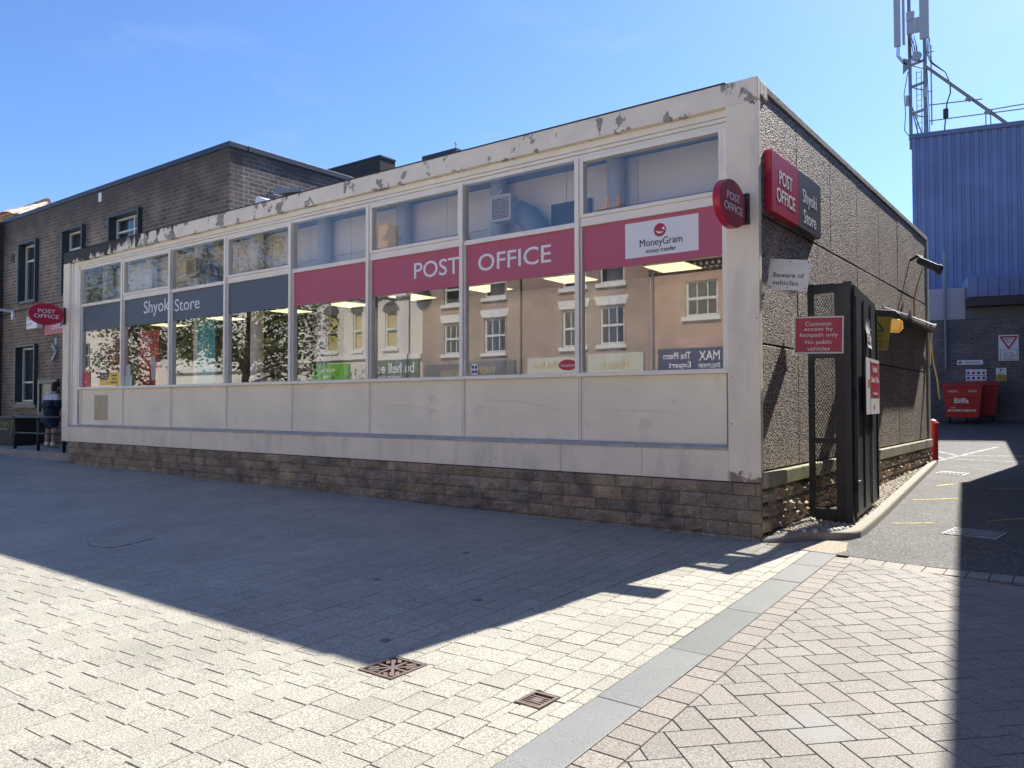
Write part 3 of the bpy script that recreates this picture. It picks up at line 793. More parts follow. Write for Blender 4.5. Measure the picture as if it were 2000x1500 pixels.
# stone bases: every block its own rough face
def rock(b, o, u, n, w, h, d, rough, col, nu=6, nv=4):
    o = Vector(o); u = Vector(u); n = Vector(n); g = []
    ph = [random.uniform(0, 6.28) for _ in range(6)]
    for i in range(nu+1):
        for j in range(nv+1):
            s, t = i/nu, j/nv; e = min(s, 1-s, t, 1-t); k = min(1, e*5)
            hh = rough*(.35+.9*random.random()+.5*math.sin(s*7+ph[0])*math.sin(t*6+ph[1]))*k
            ju = 0 if i in (0, nu) else random.uniform(-.25, .25)/nu; jv = 0 if j in (0, nv) else random.uniform(-.25, .25)/nv
            g.append(o+u*w*(s+ju)+Z*h*(t+jv)+n*hh)
    vs = g[:]; fs = [(i*(nv+1)+j, (i+1)*(nv+1)+j, (i+1)*(nv+1)+j+1, i*(nv+1)+j+1) for i in range(nu) for j in range(nv)]
    m0 = len(vs); vs += [o-n*d, o+u*w-n*d, o+u*w+Z*h-n*d, o+Z*h-n*d]
    ed = [[i*(nv+1) for i in range(nu+1)], [nu*(nv+1)+j for j in range(nv+1)], [i*(nv+1)+nv for i in range(nu, -1, -1)], [j for j in range(nv, -1, -1)]]
    for q, e in enumerate(ed): fs.append(tuple(reversed(e)) + (m0+q, m0+(q+1) % 4))
    if u.cross(Z).dot(n) < 0: fs = [tuple(reversed(f)) for f in fs]
    b.add(vs, fs, col)
sb = MB()
tones = ((.33, .265, .185), (.35, .275, .185), (.31, .25, .18), (.29, .24, .175), (.365, .28, .185), (.275, .23, .17))
z0 = -.30
for h in (.165, .175, .16, .15, .17, .145):
    z1 = min(z0+h, .676)
    x = -17.66
    while x < -.02:
        w = random.choice((.28, .36, .45, .52, .62)); w = min(w, -x-.005) if x+w > -.25 else w
        if x+w > -.02: w = -.005-x
        if z1 > gz(x, 0)-.05: rock(sb, (x+.004, .012, z0+.004), X, -Y, w-.008, z1-z0-.008, .06, random.uniform(.006, .022), vcol(random.choice(tones), .10, .04), 7, 4)
        x += w
    z0 = z1
sb.build('stone_base', 'stone', PO)
MB().box(-17.65, -.03, .022, .30, -.2, .676).build('base_mortar', 'softdark', PO)
sb = MB(); tones2 = ((.46, .36, .26), (.52, .41, .31), (.40, .33, .25), (.56, .45, .34), (.43, .38, .29))
z0 = -.1
for h in (.16, .19, .17, .19):
    z1 = min(z0+h, .608); y = .03
    while y < 11.15:
        w = random.choice((.26, .34, .42, .5)); w = min(w, 11.16-y)
        if z1 > gz(0, y) and w > .05: rock(sb, (-.045, y+.006, z0+.006), Y, X, w-.012, z1-z0-.012, .05, random.uniform(.05, .09), vcol(random.choice(tones2), .12, .06), 8, 5)
        y += w
    z0 = z1
sb.build('rock_faced_base', 'stone', PO)
MB().box(-.2, -.035, .03, 11.15, -.1, .608).build('side_base_mortar', 'concrete', PO)
# the room behind the glass
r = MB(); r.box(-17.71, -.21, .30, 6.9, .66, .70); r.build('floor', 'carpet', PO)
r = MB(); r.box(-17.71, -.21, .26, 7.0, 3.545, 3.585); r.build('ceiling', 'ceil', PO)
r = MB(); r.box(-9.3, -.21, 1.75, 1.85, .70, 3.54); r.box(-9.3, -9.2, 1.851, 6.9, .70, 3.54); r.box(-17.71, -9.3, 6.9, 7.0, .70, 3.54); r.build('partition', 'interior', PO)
r = MB(); xx = -17.6
while xx < -.4:
    r.box(xx, min(xx+1.19, -.22), 0.80, 0.84, 3.59, 4.42); r.box(xx, min(xx+1.19, -.22), 0.80, 0.84, 4.43, 5.10); xx += 1.2
r.build('upper_panels', 'panelwall', PO)
MB().box(-17.6, -.22, 0.845, 0.87, 3.59, 5.10).build('upper_backing', 'softdark', PO)
MB().box(-17.7, -.22, .26, .8, 5.11, 5.2).build('upper_soffit', 'duct', PO)
for i in range(8):
    cx = MX[i]+.30; c = MB(); (c.tube([(cx, .62, .70), (cx, .62, 3.545)], .13, 20, cap=False) if i > 1 else None); c.tube([(cx, .62, 3.586), (cx, .62, 5.108)], .13, 20, cap=False)
    c.build('round_column', 'white' if i in (1, 2, 3) else 'interior', PO, smooth=True)
MB().box(-17.70, -17.5, .30, 6.9, .70, 3.54).build('end_wall', 'interior', PO)
# ------------------------------------------------------------------ things seen through the shop window
L_ = ['second from the right', 'in the fourth pane from the right', 'third from the right', 'behind POST', 'behind the plain red band', 'at the middle mullion', 'at the grey band', 'near the left end']
for k, lx in enumerate((-1.64, -3.36, -5.02, -6.75, -8.5, -10.25, -12.6, -15.0)):
    lab = ['lit square ceiling panel seen in the rightmost shop window', 'lit ceiling panel under the letter E of OFFICE', 'lit ceiling panel seen below the start of OFFICE',
           'lit ceiling panel seen below the start of POST', 'lit ceiling panel seen under the blank red band', 'lit ceiling panel seen behind the blank grey band', 'lit ceiling panel above the teal poster', 'lit ceiling panel above the red post poster'][k]
    t = thing('ceiling_light', (lx, 1.15, 3.53), lab, 'ceiling light', 'lit ceiling panels inside the shop')
    MB().box(lx-.32, lx+.32, .83, 1.47, 3.536, 3.5445).build('frame', 'white', t)
    MB().box(lx-.30, lx+.30, .85, 1.45, 3.526, 3.5355).build('diffuser', 'lamp', t)
t = thing('ceiling_light', (-15.75, .9, 4.85), 'short lit tube in the leftmost top pane', 'ceiling light')
MB().box(-16.1, -15.45, .85, .95, 4.83, 4.87).build('tube', 'lamp', t); MB().box(-16.1, -15.45, .85, .95, 4.871, 4.90).build('housing', 'white', t)
def fan(x, lab, duct):
    t = thing('window_fan', (x, .32, 4.55), lab, 'fan unit', 'fan units in the top panes')
    b = MB(); b.box(x-.195, x+.195, .20, .22, 4.35, 4.39); b.box(x-.195, x+.195, .20, .22, 4.71, 4.75); b.box(x-.195, x-.155, .20, .22, 4.391, 4.709); b.box(x+.155, x+.195, .20, .22, 4.391, 4.709)
    b.box(x-.18, x+.18, .2215, .42, 4.36, 4.74); b.build('housing', 'fan', t)
    g = MB()
    for k in range(9): g.prism([(x-.15, .198, 4.40+k*.034), (x-.15, .219, 4.412+k*.034), (x-.15, .219, 4.418+k*.034), (x-.15, .198, 4.408+k*.034)], (.30, 0, 0))
    g.build('louvre', 'fandark', t)
    if duct:
        d = MB(); pth = [(x+.1, .45, 4.55), (x+.25, .56, 4.45), (x+.4, .58, 4.25), (x+.42, .58, 3.95), (x+.4, .58, 3.62)]
        d.tube(pth, [.17, .19, .2, .19, .18], 14); d.build('flexible_duct', 'duct', t, smooth=True)
        d = MB(); d.tube([(x-.1, .25, 4.75), (x+.0, .24, 4.84), (x-.22, .24, 4.7), (x-.25, .24, 4.2), (x-.27, .24, 4.16)], .008, 5); d.build('flex', 'plate', t)
fan(-4.0, 'beige louvred fan with hanging flex in the top pane above OFFICE', True)
fan(-12.45, 'beige louvred fan in the top pane above Store', True)
b = MB(); b.box(-3.45, -2.75, .75, .795, 4.1, 4.62); tag(b.build('dark_opening_panel', 'charcoal', loc=(-3.1, .97, 4.1)), 'dark panel painted as the unlit opening behind the fan above OFFICE', 'opening_panel')  # charcoal panel stands in for the darkness of an opening
def poster(name, x, y, w, z0, z1, m, lab, words=()):
    t = thing(name, (x, y, z0), lab, 'poster stand')
    MB().box(x-w/2, x+w/2, y, y+.02, z0+.0, z1).build('board', m, t)
    MB().box(x-.03, x+.03, y+.0, y+.03, .70, z0-.001).build('post', 'charcoal', t); MB().box(x-.25, x+.25, y-.15, y+.2, .70, .72).build('foot', 'charcoal', t)
    if words:
        l = MB()
        for s, dx, zz, hh in words: l.text(s, (x-w/2+dx, y-.0005, zz), X, Z, None, hh, .003)
        l.build('lettering', 'letter', t)
    return t
t = poster('red_poster', -14.62, .45, .86, 1.55, 3.34, 'poster_red', 'red poster reading More than beside the second shop window', [('More', .08, 3.02, .17), ('than', .08, 2.78, .16)])
MB().obox((-14.38, .442, 2.45), (1, 0, .15), (-.15, 0, 1), Y, .22, .55, .01).build('printed_letters', 'plate', t)
poster('teal_poster', -12.24, .45, .68, 1.6, 3.42, 'poster_teal', 'teal poster standing behind the third shop window')
poster('dark_display', -16.45, .6, .9, 1.3, 3.33, 'darkpanel', 'dark maroon display board behind the leftmost shop window')
b = MB(); b.box(-16.28, -15.32, .100, .124, 2.05, 2.19) if False else b.prism([(-16.30, .126, 2.06), (-15.33, .126, 2.06), (-15.33, .126, 2.37), (-15.80, .126, 2.37), (-15.92, .126, 2.19), (-16.30, .126, 2.19)], (0, .004, 0))
t = thing('window_sticker', (-15.8, .16, 2.06), 'yellow and black money sticker low in the leftmost shop window', 'sticker')
b.build('yellow_part', 'yellow', t)
b = MB(); b.prism([(-16.30, .126, 2.195), (-15.925, .126, 2.195), (-15.81, .126, 2.37), (-16.30, .126, 2.37)], (0, .004, 0)); b.build('black_part', 'charcoal', t)
l = MB(); l.text('W', (-16.22, .1255, 2.235), X, Z, .13, .09, .003, .01); l.build('gold_initial', 'yellow', t)
l = MB(); l.text('Western\nUnion', (-16.06, .1255, 2.235), X, Z, .16, .09, .003); l.build('small_lettering', 'letter', t)
l = MB(); l.text('Send and\nreceive\nmoney here', (-15.76, .1255, 2.09), X, Z, .34, .24, .003); l.build('dark_lettering', 'dark_letter', t)
t = thing('window_card', (-16.98, .16, 2.04), 'small red card in the bottom corner of the leftmost window', 'card')
MB().box(-17.15, -16.80, .126, .130, 2.04, 2.41).build('card', 'poster_red', t); MB().box(-17.04, -17.0, .123, .1258, 2.14, 2.18).build('dot', 'plate', t)
t = thing('window_card', (-14.95, .16, 2.04), 'pale green card standing low in the second window', 'card')
MB().box(-15.08, -14.74, .126, .130, 2.04, 2.26).build('card', mat('pale_green', (.42, .55, .50), .5), t); MB().box(-15.03, -14.82,   .126, .130, 2.262, 2.52).build('upper_card', mat('pale_green_card', (.36, .50, .46), .5), t)
t = thing('window_sticker', (-2.72, .125, 2.1), 'oval red money transfer sticker low in the second window from the right', 'sticker')
b = MB(); b.prism([(-2.755+.155*math.cos(a*math.pi/16), .129, 2.145+.075*math.sin(a*math.pi/16)) for a in range(32)], (0, -.002, 0)); b.build('oval', 'red', t)
b = MB(); b.text('MoneyGram', (-2.755, .1265, 2.135), X, Z, .22, .05, .002, .004, align='C'); b.build('lettering', 'letter', t)
t = thing('window_sticker', (-4.44, .125, 2.05), 'small pale sticker with four coloured squares beside the mullion under OFFICE', 'sticker')
MB().box(-4.50, -4.385, .1265, .1295, 2.05, 2.215).build('card', 'plate', t)
b = MB()
for i in (0, 1):
    for j in (0, 1): b.box(-4.49+.055*i, -4.45+.055*i, .1235, .1262, 2.07+.07*j, 2.115+.07*j)
b.build('coloured_squares', 'bluesign', t)

# ------------------------------------------------------------------ signs on the post office
t = thing('box_sign', (.03, .12, 3.9), 'red and grey illuminated box sign POST OFFICE Shyoki Store on the side wall', 'sign')
MB().box(-.028, .063, .28, 1.306, 3.915, 4.66).build('red_case', 'red', t, bevel=.006); MB().box(-.028, .062, 1.308, 2.32, 3.915, 4.66).build('grey_case', 'greybox', t, bevel=.006)
l = MB(); l.text('POST', (.0632, .80, 4.385), Y, Z, .50, .175, .004, .006, align='C'); l.text('OFFICE', (.0632, .80, 4.155), Y, Z, .70, .175, .004, .006, align='C'); l.build('bold_lettering', 'letter', t)
l = MB(); l.text('Shyoki', (.0622, 1.80, 4.33), Y, Z, .62, .235, .004, align='C'); l.text('Store', (.0622, 1.80, 4.09), Y, Z, .55, .18, .004, align='C'); l.build('lettering', 'letter', t)
def oval(name, cx, cy, cz, rx, rz, lab, bx0, bx1, th=.05, ang=0):
    t = thing(name, (cx, cy, cz), lab, 'sign')
    u = Vector((math.cos(ang), math.sin(ang), 0)); n = Vector((math.sin(ang), -math.cos(ang), 0))
    c = Vector((cx, cy, cz)); P = [c+u*rx*math.cos(a*math.pi/24)+Z*rz*math.sin(a*math.pi/24)-n*th for a in range(48)]
    b = MB(); b.prism(P, n*2*th); b.build('disc', 'red', t, bevel=.008)
    l = MB()
    for s in (1, -1):
        l.text('POST', c+n*th*s+Z*rz*.27, u*s, Z, rx*.95, rz*.34, .004, .004, align='C'); l.text('OFFICE', c+n*th*s-Z*rz*.20, u*s, Z, rx*1.38, rz*.34, .004, .004, align='C')
    l.build('lettering', 'letter', t)
    return t
OA = math.radians(90)
t = oval('oval_sign', -.175, -.45, 3.88, .40, .272, 'round red POST OFFICE sign projecting from the right corner column', 0, 0, .045, math.radians(90))
MB().box(-.215, -.105, -.06, -.002, 3.72, 4.08).build('bracket', 'charcoal', t); MB().box(-.20, -.12, -.10, -.061, 3.84, 3.96).build('arm', 'charcoal', t)
t = oval('oval_sign', -17.86, -.47, 3.86, .42, .272, 'oval red POST OFFICE sign projecting from the far left column', 0, 0, .03, math.radians(90))
MB().box(-18.05, -17.86, -.05, -.002, 3.64, 4.06).build('bracket', 'charcoal', t)
def qsign(name, TL, TR, BR, BL, m, lab, lines, lm, border=None, th=.006, holes=True, cat='sign'):
    TL, TR, BR, BL = map(Vector, (TL, TR, BR, BL)); u = (TR-TL+BR-BL).normalized(); v0 = (TL-BL+TR-BR).normalized()
    n = u.cross(v0).normalized(); o = (TL+TR+BL+BR)/4; w = ((TR-TL).length+(BR-BL).length)/2; h = ((TL-BL).length+(TR-BR).length)/2
    v = n.cross(u)
    t = thing(name, tuple(o), lab, cat)
    b = MB(); b.obox(o, u, v, n, w, h, th); b.build('plate', m, t)
    if border:
        b = MB(); b.obox(o+n*(th/2+.001), u, v, n, w-border[1]*2, h-border[1]*2, .002); b.build('field', border[0], t)
    l = MB()
    for s, fx_, fy_, fw_, fh_ in lines: l.text(s, o+n*(th/2+.0022)+u*fx_*w+v*fy_*h, u, v, fw_*w, fh_*h, .0025, .004, align='C')
    if l.v: l.build('lettering', lm, t)
    if holes:
        s = MB()
        for a in (-.44, 0, .44):
            for c_ in (-.42, .42): q = o+u*w*a+v*h*c_; s.tube([q, q+n*(th/2+.005)], .008, 8)
        s.build('screw', 'screw', t)
    return t, o, u, v, n, w, h
t, o, u, v, n, w, h = qsign('warning_sign', (.000, .33, 3.352), (.475, .33, 3.274), (.472, .33, 2.921), (.0, .33, 2.98), 'oldplate', 'white sign reading Beware of vehicles projecting from the side wall',
      [('Beware of', .0, -.02, .76, .155), ('vehicles', -.06, -.27, .65, .155)], 'dark_letter')
b = MB(); b.text('Danger', o+n*.0055+u*(-.02)+v*.12, u, v, .30, .06, .0012, align='C'); b.build('faded_lettering', mat('faded_letter', (.62, .62, .60), .5), t)
b = MB(); b.obox(o-n*.02-v*.12, u, n, v, .1, .03, .02); b.obox(o-u*.22-n*.01, u, n, v, .03, .02, .2); b.build('fixing', 'screw', t)
qsign('access_sign', (-.0, 1.269, 2.735), (.584, 1.392, 2.708), (.579, 1.39, 2.245), (-.005, 1.268, 2.243), 'oldplate', 'red sign Customer access by footpath only on the mesh gate',
      [('Customer', 0, .305, .54, .11), ('access by', 0, .15, .58, .125), ('footpath only', .0, -.01, .77, .135), ('No public', 0, -.205, .54, .13), ('vehicles', 0, -.365, .46, .105)], 'letter', ('red', .02))
t, o, u, v, n, w, h = qsign('danger_sign', (-.01, 4.6, 3.05), (.48, 4.6, 2.985), (.474, 4.6, 2.449), (-.01, 4.6, 2.50), 'yellowsign', 'yellow warning sign with triangle behind the black gate', [('Danger', .0, -.08, .6, .10), ('overhead cables', .0, -.24, .7, .06), ('No loitering', .05, -.37, .6, .05)], 'dark_letter')
b = MB()
tri = [(-.30, .08), (.30, .08), (.0, .44)]
for k in range(3):
    a = tri[k]; c_ = tri[(k+1) % 3]; A = o+u*a[0]*w+v*a[1]*h+n*.006; B = o+u*c_[0]*w+v*c_[1]*h+n*.006; b.tube([A, B], .011, 6)
b.obox(o+n*.006+v*.23*h, u, v, n, .02, .09, .004); b.obox(o+n*.006+v*.13*h, u, v, n, .02, .02, .004); b.build('triangle', 'dark_letter', t)

# ------------------------------------------------------------------ black gate by the corner
t = thing('security_gate', (.58, 1.45, gz(.58, 1.45)), 'tall black steel gate of mesh leaf and solid panel folded by the wall', 'gate')
A = Vector((.118, 1.47, 0)); B = Vector((.585, 1.447, 0)); U = (B-A).normalized(); NN = Vector((U.y, -U.x, 0)); LW = (B-A).length
def lp(s, z): return A+U*s+Z*z
f = MB()
def bar(s0, s1, z0, z1, d=.04): f.obox(lp((s0+s1)/2, (z0+z1)/2), U, Z, NN, s1-s0, z1-z0, d)
bar(0, .075, .13, 3.16); bar(LW-.125, LW, .10, 3.14); bar(.076, LW-.126, 3.03, 3.15); bar(.076, LW-.126, 2.19, 2.275); bar(.076, LW-.126, 1.09, 1.165); bar(.076, LW-.126, .11, .255)
f.build('mesh_leaf_frame', 'blackmetal', t, bevel=.004)
ms = MB()
def strand(x0, z0, x1, z1, r=.0026):
    p, q = lp(x0, z0), lp(x1, z1); d = (q-p).normalized(); e = d.cross(NN)
    ms.obox((p+q)/2, d, e, NN, (q-p).length, r*2.0, r*1.5)
s0, s1, za, zb = .07, LW-.12, .25, 3.05; pitch = .034; slope = 1.75
import itertools
for sgn in (1, -1):
    k = -60
    while k < 140:
        # line z = za + slope*sgn*(s-s0) + c
        c = k*pitch*slope; k += 1
        if sgn > 0: p0 = (s0, za+c-.9); p1 = (s1, za+c-.9+slope*(s1-s0))
        else: p0 = (s0, za+c); p1 = (s1, za+c-slope*(s1-s0))
        (xa, ya), (xb, yb) = p0, p1
        def at_z(z): return xa+(z-ya)/(yb-ya)*(xb-xa)
        if max(ya, yb) < za or min(ya, yb) > zb: continue
        if ya < za: xa, ya = at_z(za), za
        if ya > zb: xa, ya = at_z(zb), zb
        if yb < za: xb2 = at_z(za); xb, yb = xb2, za
        elif yb > zb: xb2 = p0[0]+(zb-p0[1])/(p1[1]-p0[1])*(p1[0]-p0[0]); xb, yb = xb2, zb
        if abs(xb-xa) > .01: strand(xa, ya, xb, yb)
ms.build('expanded_mesh', 'blackmetal', t)
b = MB(); b.box(.575, .665, 1.40, 1.49, gz(.6, 1.4)+.08, 3.155); b.build('post', 'blackmetal', t, bevel=.004)
b = MB()
c0, c1 = Vector((.668, 1.51, 0)), Vector((.535, 3.30, 0)); cu_ = (c1-c0).normalized(); cn = Vector((cu_.y, -cu_.x, 0)); cl = (c1-c0).length
pan = [c0+Z*.16, c0+cu_*cl+Z*.20, c0+cu_*cl+Z*2.93, c0+cu_*(cl-.12)+Z*3.05, c0+cu_*(cl*.6)+Z*3.07, c0+cu_*.35+Z*3.10, c0+Z*3.12]
b.prism([p-cn*.02 for p in pan], cn*.04); b.build('solid_panel', 'blackmetal', t, bevel=.004)
b = MB()
for s in (.03, cl*.33, cl*.66, cl-.03): b.obox(c0+cu_*s+cn*.028+Z*1.6, cu_, Z, cn, .035, 2.75, .016)
b.build('panel_rib', 'blackmetal', t)
b = MB()
for r_ in (.62, .72):
    for k in range(26): b.obox(c0+cu_*cl*r_+cn*.024+Z*(.36+k*.045+(.02 if r_ > .7 else 0)), cu_, Z, cn, .10, .012, .012)
b.build('vent_slot', 'rubber', t)
for z in (.55, 2.9, 1.7): b = MB(); b.tube([Vector((.672, 1.50, z-.06)), Vector((.672, 1.50, z+.06))], .018, 8); b.build('hinge', 'blackmetal', t)
b = MB(); b.obox(c0+cu_*.02+cn*.05+Z*.62, cu_, Z, cn, .12, .02, .02); b.build('bolt', 'galv', t)
# notices on the gate
def panel_sign(name, s0, s1, z0, z1, m, lab, th=.006, off=.04, cat='notice', curl=0):
    t = thing(name, tuple(c0+cu_*s0+cn*off+Z*z0), lab, cat)
    if curl:
        b = MB(); n_ = 8; top = []
        for k in range(n_+1):
            z = z0+(z1-z0)*k/n_; w_ = cn*(off+.012*math.sin(k*.8)+(.02 if k == 0 else 0)); top.append((c0+cu_*(s0+.006*math.sin(k))+w_+Z*z, c0+cu_*(s1-.01*k/n_)+w_*1.0+Z*(z-.01)))
        for k in range(n_): b.prism([top[k][0], top[k][1], top[k+1][1], top[k+1][0]], cn*.003)
        b.build('paper', m, t)
    else:
        b = MB(); b.obox(c0+cu_*(s0+s1)/2+cn*off+Z*(z0+z1)/2, cu_, Z, cn, s1-s0, z1-z0, th); b.build('plate', m, t)
    return t
t = panel_sign('paper_notice', .72, 1.05, 2.36, 2.76, 'plate', 'curled white paper notice taped to the black gate panel', curl=1, off=.045)
b = MB()
for k in range(3): b.obox(c0+cu_*.885+cn*.064+Z*(2.45+.08*k), cu_, Z, cn, .16, .035, .003)
b.build('printed_lines', mat('print_grey', (.42, .42, .42), .6), t)
t = panel_sign('delivery_sign', .47, 1.62, 1.46, 2.215, 'plate', 'white and red delivery office sign hung on the black gate panel', off=.07, cat='sign')
b = MB(); b.obox(c0+cu_*1.20+cn*.0745+Z*1.93, cu_, Z, cn, .76, .48, .003); b.build('red_field', 'red', t)
b = MB(); b.text('Hucknall', c0+cu_*1.20+cn*.0765+Z*2.08, cu_, Z, .42, .09, .002, .004, align='C'); b.text('Delivery Office', c0+cu_*1.20+cn*.0765+Z*1.92, cu_, Z, .66, .10, .002, .004, align='C'); b.text('Enquiries', c0+cu_*1.20+cn*.0765+Z*1.74, cu_, Z, .4, .05, .002, align='C'); b.build('lettering', 'letter', t)
b = MB(); b.obox(c0+cu_*.70+cn*.0745+Z*1.88, cu_, Z, cn, .14, .10, .003); b.obox(c0+cu_*1.15+cn*.0745+Z*1.56, cu_, Z, cn, .10, .06, .003); b.build('orange_patch', 'orange', t)
b = MB(); b.obox(c0+cu_*.82+cn*.0745+Z*1.835, cu_, Z, cn, .008, .74, .003); b.build('fold_line', 'screw', t)

# lamp, floodlight, pipe and cable on the side wall
t = thing('wall_lantern', (.0, 5.7, 3.0), 'black wall lantern with glowing amber lens on the side wall', 'lantern')
b = MB(); b.prism([(.05, 5.6, 3.12), (.40, 5.6, 3.05), (.42, 5.6, 3.14), (.36, 5.6, 3.20), (.05, 5.6, 3.24)], (0, .26, 0)); b.box(-.028, .06, 5.62, 5.84, 2.98, 3.18); b.build('housing', 'blackmetal', t, bevel=.01)
b = MB(); b.prism([(.12, 5.61, 3.11), (.44, 5.61, 3.045), (.45, 5.61, 2.90), (.38, 5.61, 2.83), (.16, 5.61, 2.85)], (0, .24, 0)); b.build('lens', 'amber', t, bevel=.03)
t = thing('wall_conduit', (.06, 8, 3.3), 'thin white conduit running along the side wall above the lantern', 'pipe')
b = MB(); b.tube([(.10, 5.95, 3.37), (.10, 5.95, 3.30), (.14, 6.9, 3.315), (.12, 11.15, 3.40)], .018, 8); b.build('tube', 'plate', t, smooth=True)
b = MB(); b.box(-.03, .16, 6.3, 11.12, 3.235, 3.285); b.build('shadow_strip', 'charcoal', t)  # charcoal strip put in along the shadow under the conduit
b = MB(); b.tube([(.12, 11.12, 3.40), (.12, 11.22, 3.41), (.10, 11.26, 3.38)], .03, 8); b.build('elbow', 'plate', t)
t = thing('floodlight', (.0, 9.3, 4.4), 'dark floodlight on a bracket high on the far side wall', 'floodlight')
b = MB(); b.tube([(-.03, 9.15, 4.62), (.12, 9.15, 4.70), (.20, 9.2, 4.66)], .03, 8); b.build('bracket', 'blackmetal', t)
b = MB(); b.obox((.30, 9.3, 4.52), (.85, .15, -.5), (.5, 0, .85), (-.12, .99, 0), .46, .12, .34); b.obox((.50, 9.3, 4.39), (.85, .15, -.5), (.5, 0, .85), (-.12, .99, 0), .1, .17, .38); b.build('housing', 'blackmetal', t, bevel=.02)
b = MB(); b.tube([(.2, 9.25, 4.45), (.08, 9.3, 4.1), (.0, 9.4, 3.8), (-.01, 9.5, 3.45)], .012, 6); b.build('flex', 'tan', t)
t = thing('hanging_cable', (.02, 11.3, 3.3), 'tan cable dangling from the end of the side wall', 'cable')
b = MB(); b.tube([(.06, 11.24, 3.40), (.03, 11.3, 3.0), (.05, 11.32, 2.6), (.09, 11.38, 2.35), (.13, 11.42, 2.05), (.13, 11.42, 1.95), (.16, 11.44, 1.70)], .016, 6); b.tube([(.05, 11.25, 3.36), (.0, 11.27, 2.7), (.01, 11.27, 2.5)], .010, 6); b.build('cable', 'tan', t, smooth=True)
t = thing('bollard', (-.055, 11.75, gz(-.05, 11.75)+.09), 'red post with domed cap at the back corner of the side wall', 'bollard')
g = gz(-.05, 11.75)+.09
b = MB(); b.tube([(-.055, 11.75, g), (-.055, 11.75, g+.83)], .12, 20); b.build('shaft', 'bollard', t, smooth=False)
b = MB(); b.tube([(-.055, 11.75, g+.83), (-.055, 11.75, g+.87), (-.055, 11.75, g+.93), (-.055, 11.75, g+.96)], [.145, .145, .09, .03], 20); b.tube([(-.055, 11.75, g+.66), (-.055, 11.75, g+.69)], .128, 20); b.build('cap', 'bollard', t)
b = MB()
b.prism([(-11.35, .98, 5.49), (-11.26, .98, 6.05), (-11.18, .98, 6.05), (-10.80, .98, 5.90), (-10.80, .98, 5.49)], (0, .5, 0))
tag(b.build('roof_vent', 'plate', loc=(-11, 1, 5.4)), 'white sloping roof vent nearest the left on the flat roof', 'roof vent')
t = thing('roof_vent', (-10.3, 1.2, 5.4), 'grey weathered roof vent with curved lid on the flat roof', 'roof vent')
b = MB(); b.box(-10.75, -10.55, 1.1, 1.5, 5.40, 5.98); b.box(-10.5, -9.6, 1.1, 1.5, 5.40, 5.84); b.build('body', 'concrete', t)
b = MB(); b.prism([(-10.70, 1.0, 6.02), (-10.60, 1.0, 6.16), (-9.75, 1.0, 5.97), (-9.75, 1.0, 5.93)], (0, .6, 0)); b.build('lid', 'galv', t)
# ------------------------------------------------------------------ brown brick building on the left
def wall_open(b, x0, x1, z0, z1, ops, y0, y1):      # wall slab along x with rectangular openings
    xs = sorted({x0, x1, *[o[0] for o in ops], *[o[1] for o in ops]}); zs = sorted({z0, z1, *[o[2] for o in ops], *[o[3] for o in ops]})
    for a, c in zip(xs, xs[1:]):
        run = None
        for d, e in zip(zs, zs[1:]):
            hole = any(o[0] <= (a+c)/2 <= o[1] and o[2] <= (d+e)/2 <= o[3] for o in ops)
            if hole:
                if run: b.box(a, c, y0, y1, *run); run = None
            else: run = (run[0], e) if run else (d, e)
        if run: b.box(a, c, y0, y1, *run)
LB = thing('brick_building', (-21, 5, 0), 'dark sooty brown brick two-storey building with recessed windows behind the post office', 'building')
WY = 2.2
ops = [(-26.55, -24.98, 1.60, 3.62), (-26.42, -25.02, 5.02, 7.12), (-23.13, -21.72, 5.02, 7.14), (-20.10, -18.34, 5.5, 7.14)]
b = MB(); wall_open(b, -27.9, -18.06, .05, 8.03, ops, WY, WY+.35); b.box(-18.055, -14.1, WY, WY+.35, 5.42, 8.03); b.build('front_wall', 'brickL', LB)
b = MB(); b.box(-14.45, -14.1, WY+.352, 9.5, 5.42, 8.03)
for k in range(26):      # loosened, bowed courses on the gable, proud of the face by a few millimetres
    yy = random.uniform(2.7, 8.5); zz = 5.6+.085*random.randint(0, 26); b.box(-14.1, -14.1+random.uniform(.006, .02), yy, yy+random.choice((.22, .46)), zz, zz+.075)
b.build('side_wall', brick('pale_worn_brick', (.22, .165, .13), (.13, .10, .088), (.40, .37, .33), .30, .112, .013, soot=(7.9, 8.6, (.05, .05, .055), 1.2), bumpk=.8), LB)
b = MB(); b.box(-27.9, -14.06, WY-.04, WY+.5, 8.03, 8.165); b.box(-14.55, -14.055, WY+.502, 9.6, 8.03, 8.17); b.build('roof_edge', 'cap', LB, bevel=.006)
b = MB(); b.box(-27.8, -14.5, WY+.36, 9.5, 7.85, 8.0); b.build('roof', 'flash', LB)
b = MB(); b.box(-27.8, -18.1, WY+1.2, WY+1.3, .1, 7.8); b.build('inner_wall', 'softdark', LB)
